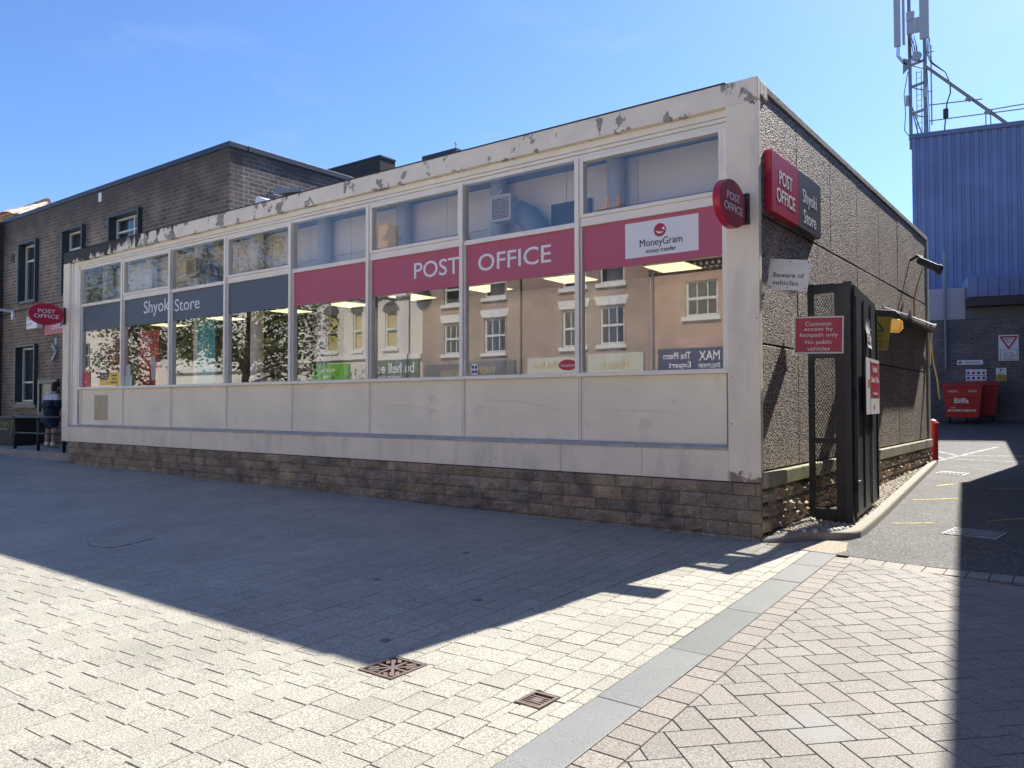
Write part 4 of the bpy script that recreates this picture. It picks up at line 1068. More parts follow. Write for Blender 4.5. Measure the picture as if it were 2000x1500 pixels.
for (x0, x1, z0, z1) in ops:
    f = MB(); t_ = .07
    f.box(x0, x0+t_, WY-.12, WY+.42, z0, z1); f.box(x1-t_, x1, WY-.12, WY+.42, z0, z1); f.box(x0+t_, x1-t_, WY-.12, WY+.42, z1-t_, z1); f.box(x0+t_, x1-t_, WY-.10, WY+.42, z0, z0+.09)
    w = f.build('window', 'frameblue', LB, bevel=.004)
    a0, a1, c0_, c1_ = x0+t_+.02, x1-t_-.02, z0+.10, z1-t_-.02
    s = MB(); m = a0+(a1-a0)*.66; yb = WY+.10
    for q in ((a0, a0+.06), (a1-.06, a1), (m-.035, m+.035)): s.box(q[0], q[1], yb, yb+.06, c0_, c1_)
    zt = c0_+(c1_-c0_)*.36 if z0 < 3 else c1_-(c1_-c0_)*.28
    for (p0, p1) in ((a0+.06, m-.035), (m+.035, a1-.06)):
        s.box(p0, p1, yb, yb+.06, c0_, c0_+.06); s.box(p0, p1, yb, yb+.06, c1_-.06, c1_); s.box(p0, p1, yb, yb+.058, zt-.03, zt+.03)
    s.build('sash', 'winwhite', w, bevel=.003)
    MB().box(a0+.03, a1-.03, yb+.065, yb+.07, c0_+.02, c1_-.02).build('pane', 'glass_small', w)
    cu2 = MB(); n = 22
    pr = [(a0+.05+(m-a0-.1)*k/n, yb+.16+.018*(k % 2)) for k in range(n+1)]
    for p, q in zip(pr, pr[1:]): cu2.prism([(p[0], p[1], c0_+.05), (q[0], q[1], c0_+.05), (q[0], q[1], c1_-.05), (p[0], p[1], c1_-.05)], (0, .004, 0))
    cu2.build('curtain', 'curtain', w)
    if z0 < 3: MB().box(x0-.1, x1+.1, WY-.12, WY-.001, z0-.10, z0-.002).build('sill', 'concrete', w)
b = MB(); b.box(-25.68, -24.88, WY-.03, WY-.001, .42, 1.42); b.build('cupboard_door', 'charcoal', LB); b = MB(); b.box(-27.22, -26.98, WY-.02, WY-.001, 6.55, 6.85); b.build('air_brick', 'charcoal', LB)
b = MB(); b.box(-20.9, -20.72, WY-.015, WY-.001, 7.70, 7.97); b.build('pale_plate', 'plate', LB)
b = MB(); b.tube([(-26.6, WY-.05, .34), (-26.6, WY-.05, 1.15), (-26.55, WY-.05, 1.2), (-26.45, WY-.02, 1.2)], .035, 8); b.build('waste_pipe', 'winwhite', LB, smooth=True)
b = MB(); b.tube([(-28.0, WY-.03, 4.70), (-26.9, WY-.03, 4.82), (-18.2, WY-.03, 4.92)], .018, 6); b.build('wall_cable', 'cable', LB)
t = thing('cash_machine', (-24.0, WY, 1.0), 'cash machine set in a dark frame in the brick wall', 'cash machine')
f = MB(); f.box(-24.75, -24.60, WY-.10, WY-.001, .95, 2.42); f.box(-23.5, -23.35, WY-.10, WY-.001, .95, 2.42); f.box(-24.60, -23.5, WY-.10, WY-.001, 2.28, 2.42); f.box(-24.6, -23.5, WY-.14, WY-.001, .95, 1.35); f.build('frame', 'frameblue', t, bevel=.005)
b = MB(); b.box(-24.59, -23.51, WY-.03, WY-.001, 1.351, 2.279); b.build('fascia_panel', mat('machine_cream', (.40, .37, .30), .5), t)
b = MB(); b.box(-24.25, -23.85, WY-.035, WY-.031, 1.75, 2.05); b.build('screen', 'glassdark', t)
b = MB()
for i in range(4):
    for j in range(3): b.box(-24.2+.09*j, -24.13+.09*j, WY-.16, WY-.141, 1.02+.075*i, 1.075+.075*i)
b.build('keypad', 'galv', t)
t = thing('wall_sign', (-23.4, WY, 4.2), 'square red POST OFFICE sign on the brown brick wall behind the oval sign', 'sign')
b = MB(); b.box(-24.36, -22.4, WY-.06, WY-.001, 3.86, 4.52); b.build('plate', 'red', t)
l = MB(); l.text('POST', (-23.42, WY-.061, 4.32), X, Z, .62, .165, .004, .006, align='C'); l.text('OFFICE', (-23.42, WY-.061, 4.10), X, Z, .92, .165, .004, .006, align='C'); l.build('lettering', 'letter', t)
t = thing('security_camera', (-27.2, WY, 4.7), 'white dome security camera on the brick wall at far left', 'camera')
b = MB(); b.box(-27.05, -26.88, WY-.06, WY-.001, 4.55, 4.86); b.tube([(-26.97, WY-.04, 4.83), (-26.97, WY-.5, 4.86), (-27.3, WY-.62, 4.86), (-27.3, WY-.62, 4.74)], .045, 8); b.build('arm', 'plate', t)
b = MB(); b.tube([(-27.3, WY-.62, 4.72), (-27.3, WY-.62, 4.55)], .17, 14); b.ell((-27.3, WY-.62, 4.55), .165, .165, .13, 14, 8); b.build('dome', 'galv', t, smooth=True)
t = thing('alarm_box', (-25.1, WY, 4.2), 'white alarm box with small coloured marks under the oval sign', 'alarm box')
b = MB(); b.box(-25.42, -24.62, WY-.20, WY-.001, 4.10, 4.52); b.build('case', 'plate', t, bevel=.02)
b = MB()
for dx, dz in ((.1, .28), (.26, .28), (.12, .10), (.3, .13)): b.box(-25.40+dx, -25.33+dx, WY-.205, WY-.2005, 4.11+dz, 4.18+dz)
b.build('coloured_marks', 'shop_green', t)
b = MB(); b.obox((-23.62, WY-.05, 3.40), (.75, 0, -.66), (.66, 0, .75), Y, .38, .09, .08); b.obox((-23.62, WY-.05, 3.16), (.75, 0, .66), (-.66, 0, .75), Y, .38, .09, .08); b.box(-23.7, -23.55, WY-.03, WY-.001, 3.5, 3.75)
tag(b.build('wall_bracket', 'antenna', loc=(-23.6, WY, 3.3)), 'pale chevron bracket on the brick wall above the cash machine', 'bracket')
t = thing('handrail', (-20.2, .35, .33), 'low black handrail along the raised pavement at the left', 'handrail')
for px in (-21.78, -20.24, -18.68):
    b = MB(); b.tube([(px, .35, .33), (px, .35, 1.23)], .042, 10); b.build('post', 'blackmetal', t, smooth=True)
b = MB(); b.tube([(-21.80, .35, 1.24), (-18.2, .35, 1.27)], .035, 10); b.build('top_rail', 'blackmetal', t, smooth=True)
b = MB(); b.tube([(-21.78, .35, .80), (-18.2, .35, .82)], .028, 10); b.build('middle_rail', 'blackmetal', t, smooth=True)
t = thing('utility_cabinet', (-25.6, 1.2, .33), 'black cabinet with yellow graffiti scrawl at the far left', 'cabinet')
b = MB(); b.box(-27.6, -23.52, .95, 1.6, .335, 1.19); b.build('body', 'rubber', t, bevel=.02); b = MB(); b.box(-27.65, -23.48, .92, 1.65, 1.192, 1.235); b.build('lid', 'charcoal', t)
b = MB()
g = [(-26.0, .98), (-25.85, 1.08), (-25.75, .95), (-25.9, .88), (-26.02, .96)], [(-25.65, .9), (-25.6, 1.08), (-25.48, .88), (-25.42, 1.06)], [(-25.35, 1.05), (-25.28, .92), (-25.15, 1.07), (-25.2, .9), (-25.32, .84), (-25.9, .83)], [(-24.98, 1.12), (-25.02, .9), (-25.12, .6)]
for q in g: b.tube([(x+1.42, .945, z) for x, z in q], .016, 5)
b.build('graffiti', mat('graffiti_paint', (.42, .42, .16), .6), t)
WG = thing('brick_wing', (-31, 4, 0), 'brick wing darkened for its deeper shade at the left edge of the picture', 'building')
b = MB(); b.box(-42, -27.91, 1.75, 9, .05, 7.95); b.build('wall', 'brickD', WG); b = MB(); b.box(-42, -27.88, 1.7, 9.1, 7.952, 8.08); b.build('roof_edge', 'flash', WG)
HS = thing('tiled_house', (-52, 11, 0), 'house with orange tiled hipped roof beyond the dark wing', 'house')
b = MB(); b.box(-66, -44.2, 8.5, 14.5, 0, 12.1); b.build('wall', 'brickT', HS)
b = MB(); RZ = 13.55; n = 60
def tilerow(b, p0, p1, q0, q1, n, amp):
    p0, p1, q0, q1 = map(Vector, (p0, p1, q0, q1)); vs = []; m = 8
    for i in range(n+1):
        for j in range(m+1):
            t_, s_ = i/n, j/m; p = (p0*(1-t_)+p1*t_)*(1-s_)+(q0*(1-t_)+q1*t_)*s_
            vs.append(p+Z*(amp*(i % 2)+.05*(j % 2)))
    b.add(vs, [(i*(m+1)+j, (i+1)*(m+1)+j, (i+1)*(m+1)+j+1, i*(m+1)+j+1) for i in range(n) for j in range(m)])
tilerow(b, (-66.3, 7.9, 11.95), (-43.8, 7.9, 11.95), (-66.3, 11.2, RZ), (-46.5, 11.2, RZ), 90, .06)
tilerow(b, (-43.8, 7.9, 11.95), (-43.8, 14.8, 11.95), (-46.5, 11.2, RZ), (-46.5, 11.25, RZ), 30, .06)
rf = b.build('roof', mat('pale_roof_tile', (.44, .33, .27), .85, var=(4, .25)), HS)
b = MB(); b.tube([(-66.3+.45*k, 11.2, RZ+.1+.03*(k % 2)) for k in range(45)], .17, 8); b.build('ridge_tiles', 'tile', rf)
BB = thing('brick_stack', (-18.5, 9.3, 0), 'grey brick parapet block rising behind the flat roof', 'building')
b = MB(); b.box(-24, -15.98, 9.05, 9.75, 5.45, 9.88); b.build('wall', brick('grey_brick', (.115, .10, .09), (.075, .07, .068), (.16, .15, .14), soot=(9.0, 9.8, (.04, .04, .042), 1.5)), BB)
b = MB(); b.box(-24, -15.965, 9.03, 9.78, 9.882, 9.935); b.build('coping', 'cap', BB); b = MB(); b.box(-24, -14.2, 9.8, 13, 5.45, 9.40); b.build('rear_wall', 'softdark', BB)
CH = thing('chimney_stack', (-16, 12.3, 0), 'flat-capped dark chimney stack poking above the fascia', 'chimney')
b = MB(); b.box(-16.68, -15.25, 12.05, 12.75, 5.45, 10.62); b.build('shaft', 'brickB', CH); b = MB(); b.box(-16.80, -15.13, 11.92, 12.9, 10.622, 10.76); b.build('cap', 'cap', CH)
b = MB(); b.tube([(-15.3, 12.1, 10.76), (-15.3, 12.1, 10.98)], .03, 6); b.ell((-15.3, 12.1, 11.0), .06, .06, .06, 8, 6); b.build('terminal', 'plate', CH)

# ------------------------------------------------------------------ blue clad building at the end of the lane
U2 = Vector((.973, .2308, 0)).normalized(); N2 = Vector((U2.y, -U2.x, 0))
BC = thing('blue_clad_building', (0, 31, .8), 'tall building in blue ribbed cladding at the end of the lane', 'building')
P0 = Vector((-3.58, 30, 0))
def bp2(s, d, z): return P0+U2*s-N2*d+Z*z
b = MB(); prof = []
s = 0
while s < 22:
    prof += [(s, 0), (s+.17, 0), (s+.21, -.05), (s+.31, -.05)]; s += .35
for (a, da), (c, dc) in zip(prof, prof[1:]):
    b.add([bp2(a, -da, 6.0), bp2(c, -dc, 6.0), bp2(c, -dc, 13.62), bp2(a, -da, 13.62)], [(0, 1, 2, 3)])
b.build('front_cladding', 'clad', BC)
b = MB(); prof = []; s = 0
while s < 14: prof += [(s, 0), (s+.17, 0), (s+.21, -.05), (s+.31, -.05)]; s += .35
for (a, da), (c, dc) in zip(prof, prof[1:]):
    q0, q1 = P0+Vector((-.0-da, a, 0)), P0+Vector((-.0-dc, c, 0)); b.add([q0+Z*6, q1+Z*6, q1+Z*13.62, q0+Z*13.62], [(3, 2, 1, 0)])
b.build('side_cladding', 'clad', BC)
b = MB(); b.prism([P0+Vector((.15, .12, .1)), P0+U2*21.9+Y*.12+Z*.1, P0+U2*21.9+Y*14+Z*.1, P0+Vector((.15, 14, .1))], (0, 0, 13.4)); b.build('core', 'softdark', BC)
b = MB(); b.obox(bp2(11, .05, 13.70), U2, -N2, Z, 22.2, .25, .20); b.obox(P0+Vector((.06, 7, 13.70)), X, Y, Z, .2, 13.8, .19); b.build('roof_trim', 'cladtrim', BC)
Q0 = Vector((-1.2, 26.5, 0))
def lw(s, d, z): return Q0+U2*s+N2*d+Z*z
LO = thing('brick_annexe', (0, 27.5, .8), 'dark brick ground floor annexe carrying the signs behind the red bins', 'building')
def lbox(s0, s1, d0, d1, z0, z1): return MB().obox(lw((s0+s1)/2, (d0+d1)/2, (z0+z1)/2), U2, N2, Z, s1-s0, d1-d0, z1-z0)
lbox(-9, 16, -3.2, 0, .3, 4.95).build('wall', 'brickB', LO)
lbox(-9, .08, -3.0, -.10, 4.952, 6.22).build('pale_screen', 'greymesh', LO)
lbox(.1, 16, -3.0, -.10, 4.952, 5.40).build('grey_band', mat('grey_band', (.16, .15, .15), .8), LO)
lbox(.1, 16, -3.0, .55, 5.402, 5.76).build('soffit', 'softdark', LO)
b = MB(); prof = []; s = .1
while s < 16: prof += [(s, 0), (s+.17, 0), (s+.21, -.04), (s+.31, -.04)]; s += .35
for (a, da), (c, dc) in zip(prof, prof[1:]):
    b.add([lw(a, .57-da, 5.75), lw(c, .57-dc, 5.75), lw(c, .57-dc, 6.55), lw(a, .57-da, 6.55)], [(0, 1, 2, 3)])
b.add([lw(.1, .57, 5.75), lw(.1, -3, 5.75), lw(.1, -3, 6.55), lw(.1, .57, 6.55)], [(3, 2, 1, 0)])
b.build('canopy_cladding', 'clad', LO)
lbox(.12, 16, -3.0, .5, 6.46, 6.5).build('canopy_roof', 'flash', LO)
b = MB(); b.tube([lw(-.65, .12, 3.0), lw(-.65, .12, 7.7)], .05, 8); tag(b.build('vent_pipe', 'galv', loc=tuple(lw(-.65, .12, 3))), 'grey vertical pipe rising up the blue building wall', 'pipe')
b = MB()
for k, (s, r, z) in enumerate(((.25, .33, 6.86), (1.0, .25, 6.95), (1.6, .27, 7.05), (2.2, .33, 7.1))):
    for tw in (0,): b.tube([lw(s+r*math.cos(a*math.pi/10)*(1-.2*tw)+tw*.2, .2+.1*tw, z+r*math.sin(a*math.pi/10)) for a in range(21)], .006, 4, cap=False)
tag(b.build('razor_wire', 'cladtrim', loc=tuple(lw(1, .2, 6.6))), 'faint coils of razor wire above the blue canopy', 'razor wire')
def wsign(name, s0, s1, z0, z1, m, lab):
    t = thing(name, tuple(lw((s0+s1)/2, .02, (z0+z1)/2)), lab, 'sign'); b = lbox(s0, s1, .002, .02, z0, z1); b.build('plate', m, t); return t
t = wsign('give_way_sign', 1.17, 1.84, 3.27, 4.27, 'plate', 'white sign with red triangle reading GIVE WAY on the dark brick wall')
b = MB(); T = [lw(1.23, .03, 4.20), lw(1.78, .03, 4.20), lw(1.505, .03, 3.74)]
for k in range(3): b.tube([T[k], T[(k+1) % 3]], .028, 6)
b.build('triangle', 'red', t)
b = MB(); b.text('GIVE', lw(1.505, .021, 4.11), U2, Z, .28, .085, .004, .006, align='C'); b.text('WAY', lw(1.505, .021, 4.0), U2, Z, .18, .06, .004, .006, align='C')
b.text('Give way\nwhen exiting\nto pedestrians\n& vehicles', lw(1.505, .021, 3.47), U2, Z, .46, .29, .004, align='C'); b.build('lettering', 'dark_letter', t)
b = MB()
for (a, c, d, e) in ((1.22, 1.79, 3.685, 3.70), (1.22, 1.79, 3.295, 3.31), (1.22, 1.235, 3.311, 3.684), (1.775, 1.79, 3.311, 3.684)): b.obox(lw((a+c)/2, .022, (d+e)/2), U2, N2, Z, c-a, .003, e-d)
b.build('border', 'bluesign', t)
t = wsign('enquiries_sign', -.25, .64, 3.14, 3.32, 'plate', 'narrow white sign with arrow reading Enquiries above the bins')
b = MB(); b.text('Enquiries', lw(.28, .021, 3.23), U2, Z, .46, .10, .004, .004, align='C'); b.build('lettering', 'dark_letter', t); b = MB(); b.prism([lw(-.22, .022, 3.23), lw(-.13, .022, 3.215), lw(-.06, .022, 3.215), lw(-.06, .022, 3.245), lw(-.13, .022, 3.245)], N2*.003); b.prism([lw(-.225, .0255, 3.23), lw(-.13, .0255, 3.17), lw(-.13, .0255, 3.29)], N2*.002); b.build('arrow', 'dark_letter', t)
t = wsign('safety_sign', .04, .75, 2.47, 2.95, 'plate', 'white board of small safety pictograms behind the red bin')
b = MB()
for i in range(4):
    for j in (0, 1):
        if (i+j) % 2 == 0: c_ = lw(.13+.175*i, .021, 2.61+.20*j); b.prism([c_+U2*.055*math.cos(a*.5236)+Z*.055*math.sin(a*.5236) for a in range(12)], N2*.003)
b.obox(lw(.395, .022, 2.50), U2, N2, Z, .70, .003, .03); b.build('red_marks', 'red', t)
b = MB()
for i in range(4):
    for j in (0, 1):
        if (i+j) % 2: c_ = lw(.13+.175*i, .021, 2.61+.20*j); b.prism([c_+U2*.055*math.cos(a*.5236)+Z*.055*math.sin(a*.5236) for a in range(12)], N2*.003)
b.obox(lw(.395, .022, 2.71), U2, N2, Z, .70, .003, .022); b.build('blue_marks', 'bluesign', t)
t = wsign('parking_sign', 1.07, 1.42, 2.48, 2.99, 'plate', 'small white and yellow parking sign with blue P')
b = MB(); b.text('P', lw(1.245, .021, 2.89), U2, Z, .09, .12, .004, .012, align='C'); b.obox(lw(1.245, .022, 2.78), U2, N2, Z, .24, .003, .02); b.build('lettering', 'bluesign', t)
b = lbox(1.08, 1.41, .0205, .0235, 2.49, 2.73); b.build('yellow_panel', 'yellowsign', t)
# wheelie bins
def wheelie(x, y, ang, lab, words=True):
    g = gz(x, y); t = thing('wheelie_bin', (x, y, g), lab, 'bin', 'red waste bins behind the lane')
    u = Vector((math.cos(ang), math.sin(ang), 0)); n = Vector((u.y, -u.x, 0)); c = Vector((x, y, g))
    w0, w1, h0, h1, d0, d1 = .52, .635, .24, 1.36, .40, .50
    vs = [c+u*sx*w+n*sy*d+Z*z for z, w, d in ((h0, w0, d0), (h1, w1, d1)) for sx, sy in ((-1, 1), (1, 1), (1, -1), (-1, -1))]
    b = MB(); b.add(vs, [(0, 1, 5, 4), (1, 2, 6, 5), (2, 3, 7, 6), (3, 0, 4, 7), (3, 2, 1, 0), (4, 5, 6, 7)]); b.obox(c+n*.455+Z*.55, u, n, Z, 1.0, .02, .02); b.obox(c+n*.475+Z*.98, u, n, Z, 1.10, .02, .02); b.build('body', 'binred', t, bevel=.02)
    b = MB(); b.obox(c+Z*1.385, u, n, Z, 1.36, 1.10, .05); pts = [c-u*.66+n*.5*math.cos(a)+Z*(1.41+.12*math.sin(a)) for a in [math.pi*k/10 for k in range(11)]]; b.prism(pts, u*1.32); b.build('lid', 'binred', t, bevel=.012)
    for sx in (-1, 1):
        for sy in (-1, 1):
            w = MB(); q = c+u*sx*.44+n*sy*.33+Z*.10; w.tube([q-u*.025, q+u*.025], .10, 14); w.obox(q+Z*.09, u, n, Z, .04, .07, .14); w.build('wheel', 'rubber', t)
    if not words: return t
    l = MB(); o = c+n*.452
    def ft(z): return c+n*(d0+(d1-d0)*(z-h0)/(h1-h0)+.006)+Z*z
    v = (ft(1.0)-ft(.5)).normalized()
    l.text('GENERAL', ft(1.20)-u*.30, u, v, .34, .07, .004, .004, align='C'); l.text('WASTE', ft(1.20)+u*.32, u, v, .27, .07, .004, .004, align='C'); l.text('Biffa', ft(.86)-u*.03, u, v, .46, .19, .004, .02, align='C'); l.text('Biffa', ft(.60)-u*.30, u, v, .16, .05, .004, .005, align='C')
    l.obox(ft(.50)-u*.02, u, v, n, .90, .075, .003); l.build('lettering', 'letter', t)
    l = MB()
    for k in range(3): l.obox(ft(.50)+n*.003+u*(-.3+.3*k), u, v, n, .2, .04, .002)
    l.build('coloured_strip', 'orange', t)
    return t
wheelie(-1.0, 24.35, .10, 'red general waste bin with white lettering facing the lane')
wheelie(-.62, 25.75, .12, 'second red bin half hidden in the shade behind the first', False)
# ------------------------------------------------------------------ telecom mast on the roof
TM = thing('telecom_mast', (-3.4, 30.9, 13.7), 'grey rooftop telecom mast with panel antennas and cables', 'mast')
MY = 30.6
def leg(x0, x1, z0, z1, y=MY, r=.055):
    b = MB(); b.tube([(x0, y, z0), (x1, y, z1)], r, 8); return b
leg(-3.70, -3.72, 13.3, 20.8, r=.075).build('leg', 'galv', TM); leg(-3.10, -3.09, 13.3, 18.6, r=.075).build('leg', 'galv', TM); leg(-3.2, -3.2, 13.3, 19.0, MY+.9).build('leg', 'galv', TM)
b = MB()
for z in (14.95, 16.2, 17.22): b.obox((-3.40, MY+.02, z+.04), (1, 0, .18), (0, 1, 0), (-.18, 0, 1), .66, .08, .10); b.tube([(-3.1, MY, z), (-3.2, MY+.9, z)], .03, 6); b.tube([(-3.7, MY, z), (-3.2, MY+.9, z)], .03, 6)
b.build('cross_brace', 'galv', TM)
b = MB(); b.tube([(-3.62, MY, 15.0), (-3.38, MY+.2, 13.7)], .03, 6); b.tube([(-3.66, MY, 15.3), (-3.2, MY+.3, 13.7)], .03, 6); b.build('diagonal_brace', 'galv', TM)
for x0, x1, z0 in ((-4.32, -4.05, 18.15), (-3.25, -2.87, 18.21)):
    b = MB(); b.box(x0, x1, MY-.28, MY-.12, z0, 20.9); b.build('panel_antenna', 'antenna', TM, bevel=.02)
b = MB(); b.box(-4.0, -3.90, MY-.1, MY+.1, 18.25, 20.9); b.build('panel_antenna', 'antenna', TM, bevel=.02)
for q in ((-3.80, -3.47, 19.22, 19.62), (-3.79, -3.48, 18.60, 19.18), (-3.46, -3.27, 18.60, 19.28), (-3.16, -2.98, 15.50, 15.95), (-3.88, -3.76, 15.30, 15.78)):
    b = MB(); b.box(q[0], q[1], MY-.22, MY-.08, q[2], q[3]); b.build('radio_box', 'antenna', TM, bevel=.01)
b = MB(); b.tube([(-3.42, MY-.1, 17.48), (-3.36, MY-.25, 17.50)], [.2, .2], 16); b.build('dish', 'antenna', TM)
b = MB(); b.prism([(-4.0, MY-.05, 16.85), (-3.98, MY-.05, 17.6), (-3.7, MY-.05, 17.45), (-3.7, MY-.05, 17.15)], (0, .04, 0)); b.build('gusset', 'galv', TM)
b = MB()
for x in (-3.50, -3.30): b.tube([(x, MY+.35, 13.5), (x, MY+.35, 17.0)], .018, 6)
for k in range(13): b.tube([(-3.50, MY+.35, 13.8+.26*k), (-3.30, MY+.35, 13.8+.26*k)], .012, 5)
b.build('ladder', 'galv', TM)
b = MB(); b.tube([(-2.84, MY, 14.25), (-2.84, MY, 17.92)], .03, 6); b.tube([(-3.1, MY, 17.6), (-2.7, MY, 17.6)], .02, 5); b.tube([(-3.1, MY, 15.8), (-2.8, MY, 15.8)], .02, 5); b.build('whip_aerial', 'galv', TM)
b = MB(); b.tube([(-3.1, MY, 17.05), (.35, MY+.9, 13.55)], .075, 8); b.build('stay_brace', 'galv', TM)
b = MB()
rr = random.Random(3)
for k in range(8):
    x = -3.75+.04*k; x = -3.75+.045*k*(.9); z0 = rr.uniform(18.3, 18.7); sag = rr.uniform(-.12, .15)
    b.tube([(x, MY-.15, z0), (x+sag, MY-.2, z0-.4), (x+sag*1.3, MY-.1, z0-.8), (-3.35+rr.uniform(-.25, .2), MY, 17.25)], .014, 4)
for dx in (0, .05, .1): b.tube([(-4.2+dx, MY-.2, 18.15), (-4.22+dx, MY-.2, 17.7), (-4.0+dx, MY-.1, 17.35), (-3.7, MY, 17.2)], .016, 4)
for dx in (0, .06): b.tube([(-2.92+dx, MY-.15, 18.2), (-2.98+dx, MY-.1, 17.5), (-2.85+dx, MY, 17.1), (-2.3, MY+.2, 16.6), (-2.15, MY+.25, 16.15)], .02, 4)
b.tube([(-2.12, MY+.25, 16.1), (-2.12, MY+.25, 15.6), (-2.25, MY+.2, 15.2), (-2.3, MY+.2, 14.7), (-2.38, MY+.2, 13.8)], .03, 5)
b.tube([(-2.30, MY+.15, 14.9), (-2.30, MY+.15, 14.5)], .11, 8)
for dx in (0, .07, .13): b.tube([(-3.2+dx, MY+.4, 17.1), (-3.15+dx, MY+.4, 15.5), (-3.12+dx, MY+.4, 13.8)], .016, 4)
b.tube([(-3.78, MY-.1, 16.9), (-3.95, MY-.1, 15.9), (-3.9, MY-.1, 15.0), (-3.95, MY-.1, 14.2), (-3.7, MY-.1, 13.8)], .018, 4)
b.build('cables', 'cable', TM)
RR = thing('roof_railing', (-1, 31, 13.8), 'thin guard rails along the roof edge beside the mast', 'railing')
b = MB(); b.tube([(-2.95, MY+.02, 15.19), (-.9, MY+.45, 15.12)], .025, 6); b.tube([(-2.95, MY+.02, 14.46), (6, MY+2.1, 14.46)], .025, 6); b.tube([(-.6, MY+.6, 14.62), (6, MY+2.1, 14.9)], .025, 6); b.build('rail', 'galv', RR)
for q in (-.78, -.60, 3.5):
    b = MB(); b.tube([(q, MY+.45+.23*(q+.8), 13.6), (q, MY+.45+.23*(q+.8), 14.5)], .025, 6); b.build('post', 'galv', RR)
for q in ((-1.41, 15.25), (-.68, 14.5)):
    b = MB(); b.obox((q[0], MY+.42, q[1]), (.7, .1, -.5), (0, 1, 0), (.5, 0, .7), .28, .06, .26); b.build('clamp_plate', 'galv', RR)
# ------------------------------------------------------------------ shops across the street, seen in the window reflections (they face +Y)
OY = -19.0
def oface(b, x0, x1, z0, z1, d0, d1): return b.box(x0, x1, OY+d0, OY+d1, z0, z1)
def ofacade(name, loc, lab, x0, x1, zt, m, ops, depth=7, g=-.35):
    t = thing(name, loc, lab, 'building'); b = MB(); wall_open(b, x0, x1, g, zt, ops, OY-.35, OY); b.box(x0, x0+.3, OY-depth, OY-.351, g, zt); b.box(x1-.3, x1, OY-depth, OY-.351, g, zt); b.box(x0+.301, x1-.301, OY-depth, OY-depth+.3, g, zt)
    b.build('wall', m, t); b = MB(); b.box(x0+.31, x1-.31, OY-1.3, OY-1.2, g, zt-.1); b.build('inner_wall', 'softdark', t); return t
def owin(t, x0, x1, z0, z1, sill=True, bars=True, lintel=None, backing=None, arch=False):
    f = MB(); y0, y1 = OY-.16, OY-.08
    f.box(x0, x0+.08, y0, y1, z0, z1); f.box(x1-.08, x1, y0, y1, z0, z1); f.box(x0+.08, x1-.08, y0, y1, z0, z0+.08); f.box(x0+.08, x1-.08, y0, y1, z1-.08, z1); zm = (z0+z1)/2
    f.box(x0+.08, x1-.08, y0-.0, y1+.03, zm-.05, zm+.05)
    if bars:
        for k in (1, 2):
            xx = x0+(x1-x0)*k/3; f.box(xx-.018, xx+.018, y0+.01, y1-.01, z0+.08, zm-.05); f.box(xx-.018, xx+.018, y0+.01, y1-.01, zm+.05, z1-.08)
    w = f.build('window', 'winwhite', t)
    MB().box(x0+.06, x1-.06, y0-.03, y0-.02, z0+.06, z1-.06).build('pane', 'glassdark' if backing is None else backing, w)
    if sill: MB().box(x0-.14, x1+.14, OY+.001, OY+.12, z0-.18, z0-.02).build('sill', 'stonetrim', w)
    if lintel: MB().prism([(x0-.10, OY+.002, z1+.06), (x1+.10, OY+.002, z1+.06), (x1+.24, OY+.002, z1+.06+lintel), (x0-.24, OY+.002, z1+.06+lintel)], (0, .05, 0)).build('lintel', 'stonetrim', w)
    if arch:
        xc = (x0+x1)/2; r = (x1-x0)/2
        P = [(xc+(r+.15)*math.cos(a*math.pi/10), OY+.002, z1+.0+(.45)*math.sin(a*math.pi/10)) for a in range(11)]
        MB().prism(P, (0, .06, 0)).build('arch_head', 'shop_grey', w)
def osign(name, x0, x1, z0, z1, m, lab, txt, lm, wfrac=.7, hfrac=.4, extra=()):
    t = thing(name, ((x0+x1)/2, OY+.1, (z0+z1)/2), lab, 'shop sign'); b = MB(); b.box(x0, x1, OY+.002, OY+.14, z0, z1); b.build('board', m, t, bevel=.01)
    l = MB(); 
    for s, fx_, fy_, fw_, fh_ in txt: l.text(s, ((x0+x1)/2-fx_*(x1-x0), OY+.141, (z0+z1)/2+fy_*(z1-z0)), -X, Z, fw_*(x1-x0), fh_*(z1-z0), .01, .004, align='C')
    l.build('lettering', lm, t); return t
OR = ofacade('orange_brick_shop', (-6, OY-3, -.35), 'orange brick shop with dentilled eaves reflected at the right of the windows', -11.28, 1.5, 6.75, 'brickO', [(-9.72, -8.42, 4.95, 6.32), (-4.5, -3.0, 4.95, 6.3), (-10.9, -2.2, .0, 2.7)])
owin(OR, -9.72, -8.42, 4.95, 6.32); owin(OR, -4.5, -3.0, 4.95, 6.3)
b = MB(); oface(b, -11.28, 1.5, 6.752, 6.86, -.4, .10); oface(b, -11.28, 1.5, 7.06, 7.30, -.4, .34)
k = -11.2
while k < 1.4: oface(b, k, k+.11, 6.862, 7.058, -.3, .24); k += .24
b.build('dentil_eaves', 'brickT', OR); MB().box(-11.5, 1.7, OY-7.2, OY+.3, 7.302, 7.45).build('roof', 'slate', OR)
MB().box(-10.8, -2.3, OY-.30, OY-.25, .1, 2.65).build('shopfront', 'glassdark', OR)
b = MB(); b.tube([(-11.1, OY+.08, 0), (-11.1, OY+.08, 6.9)], .05, 8); b.build('downpipe', 'galv', OR)
osign('photo_shop_sign', -10.85, -7.0, 2.72, 3.72, 'shop_blue', 'dark blue photo shop fascia reflected in the rightmost window', [('MAX', -.055, .19, .215, .36), ('SPIELMANN', -.055, -.19, .22, .17), ('The Photo', .29, .22, .30, .26), ('Expert', .26, -.17, .24, .30)], 'letter')
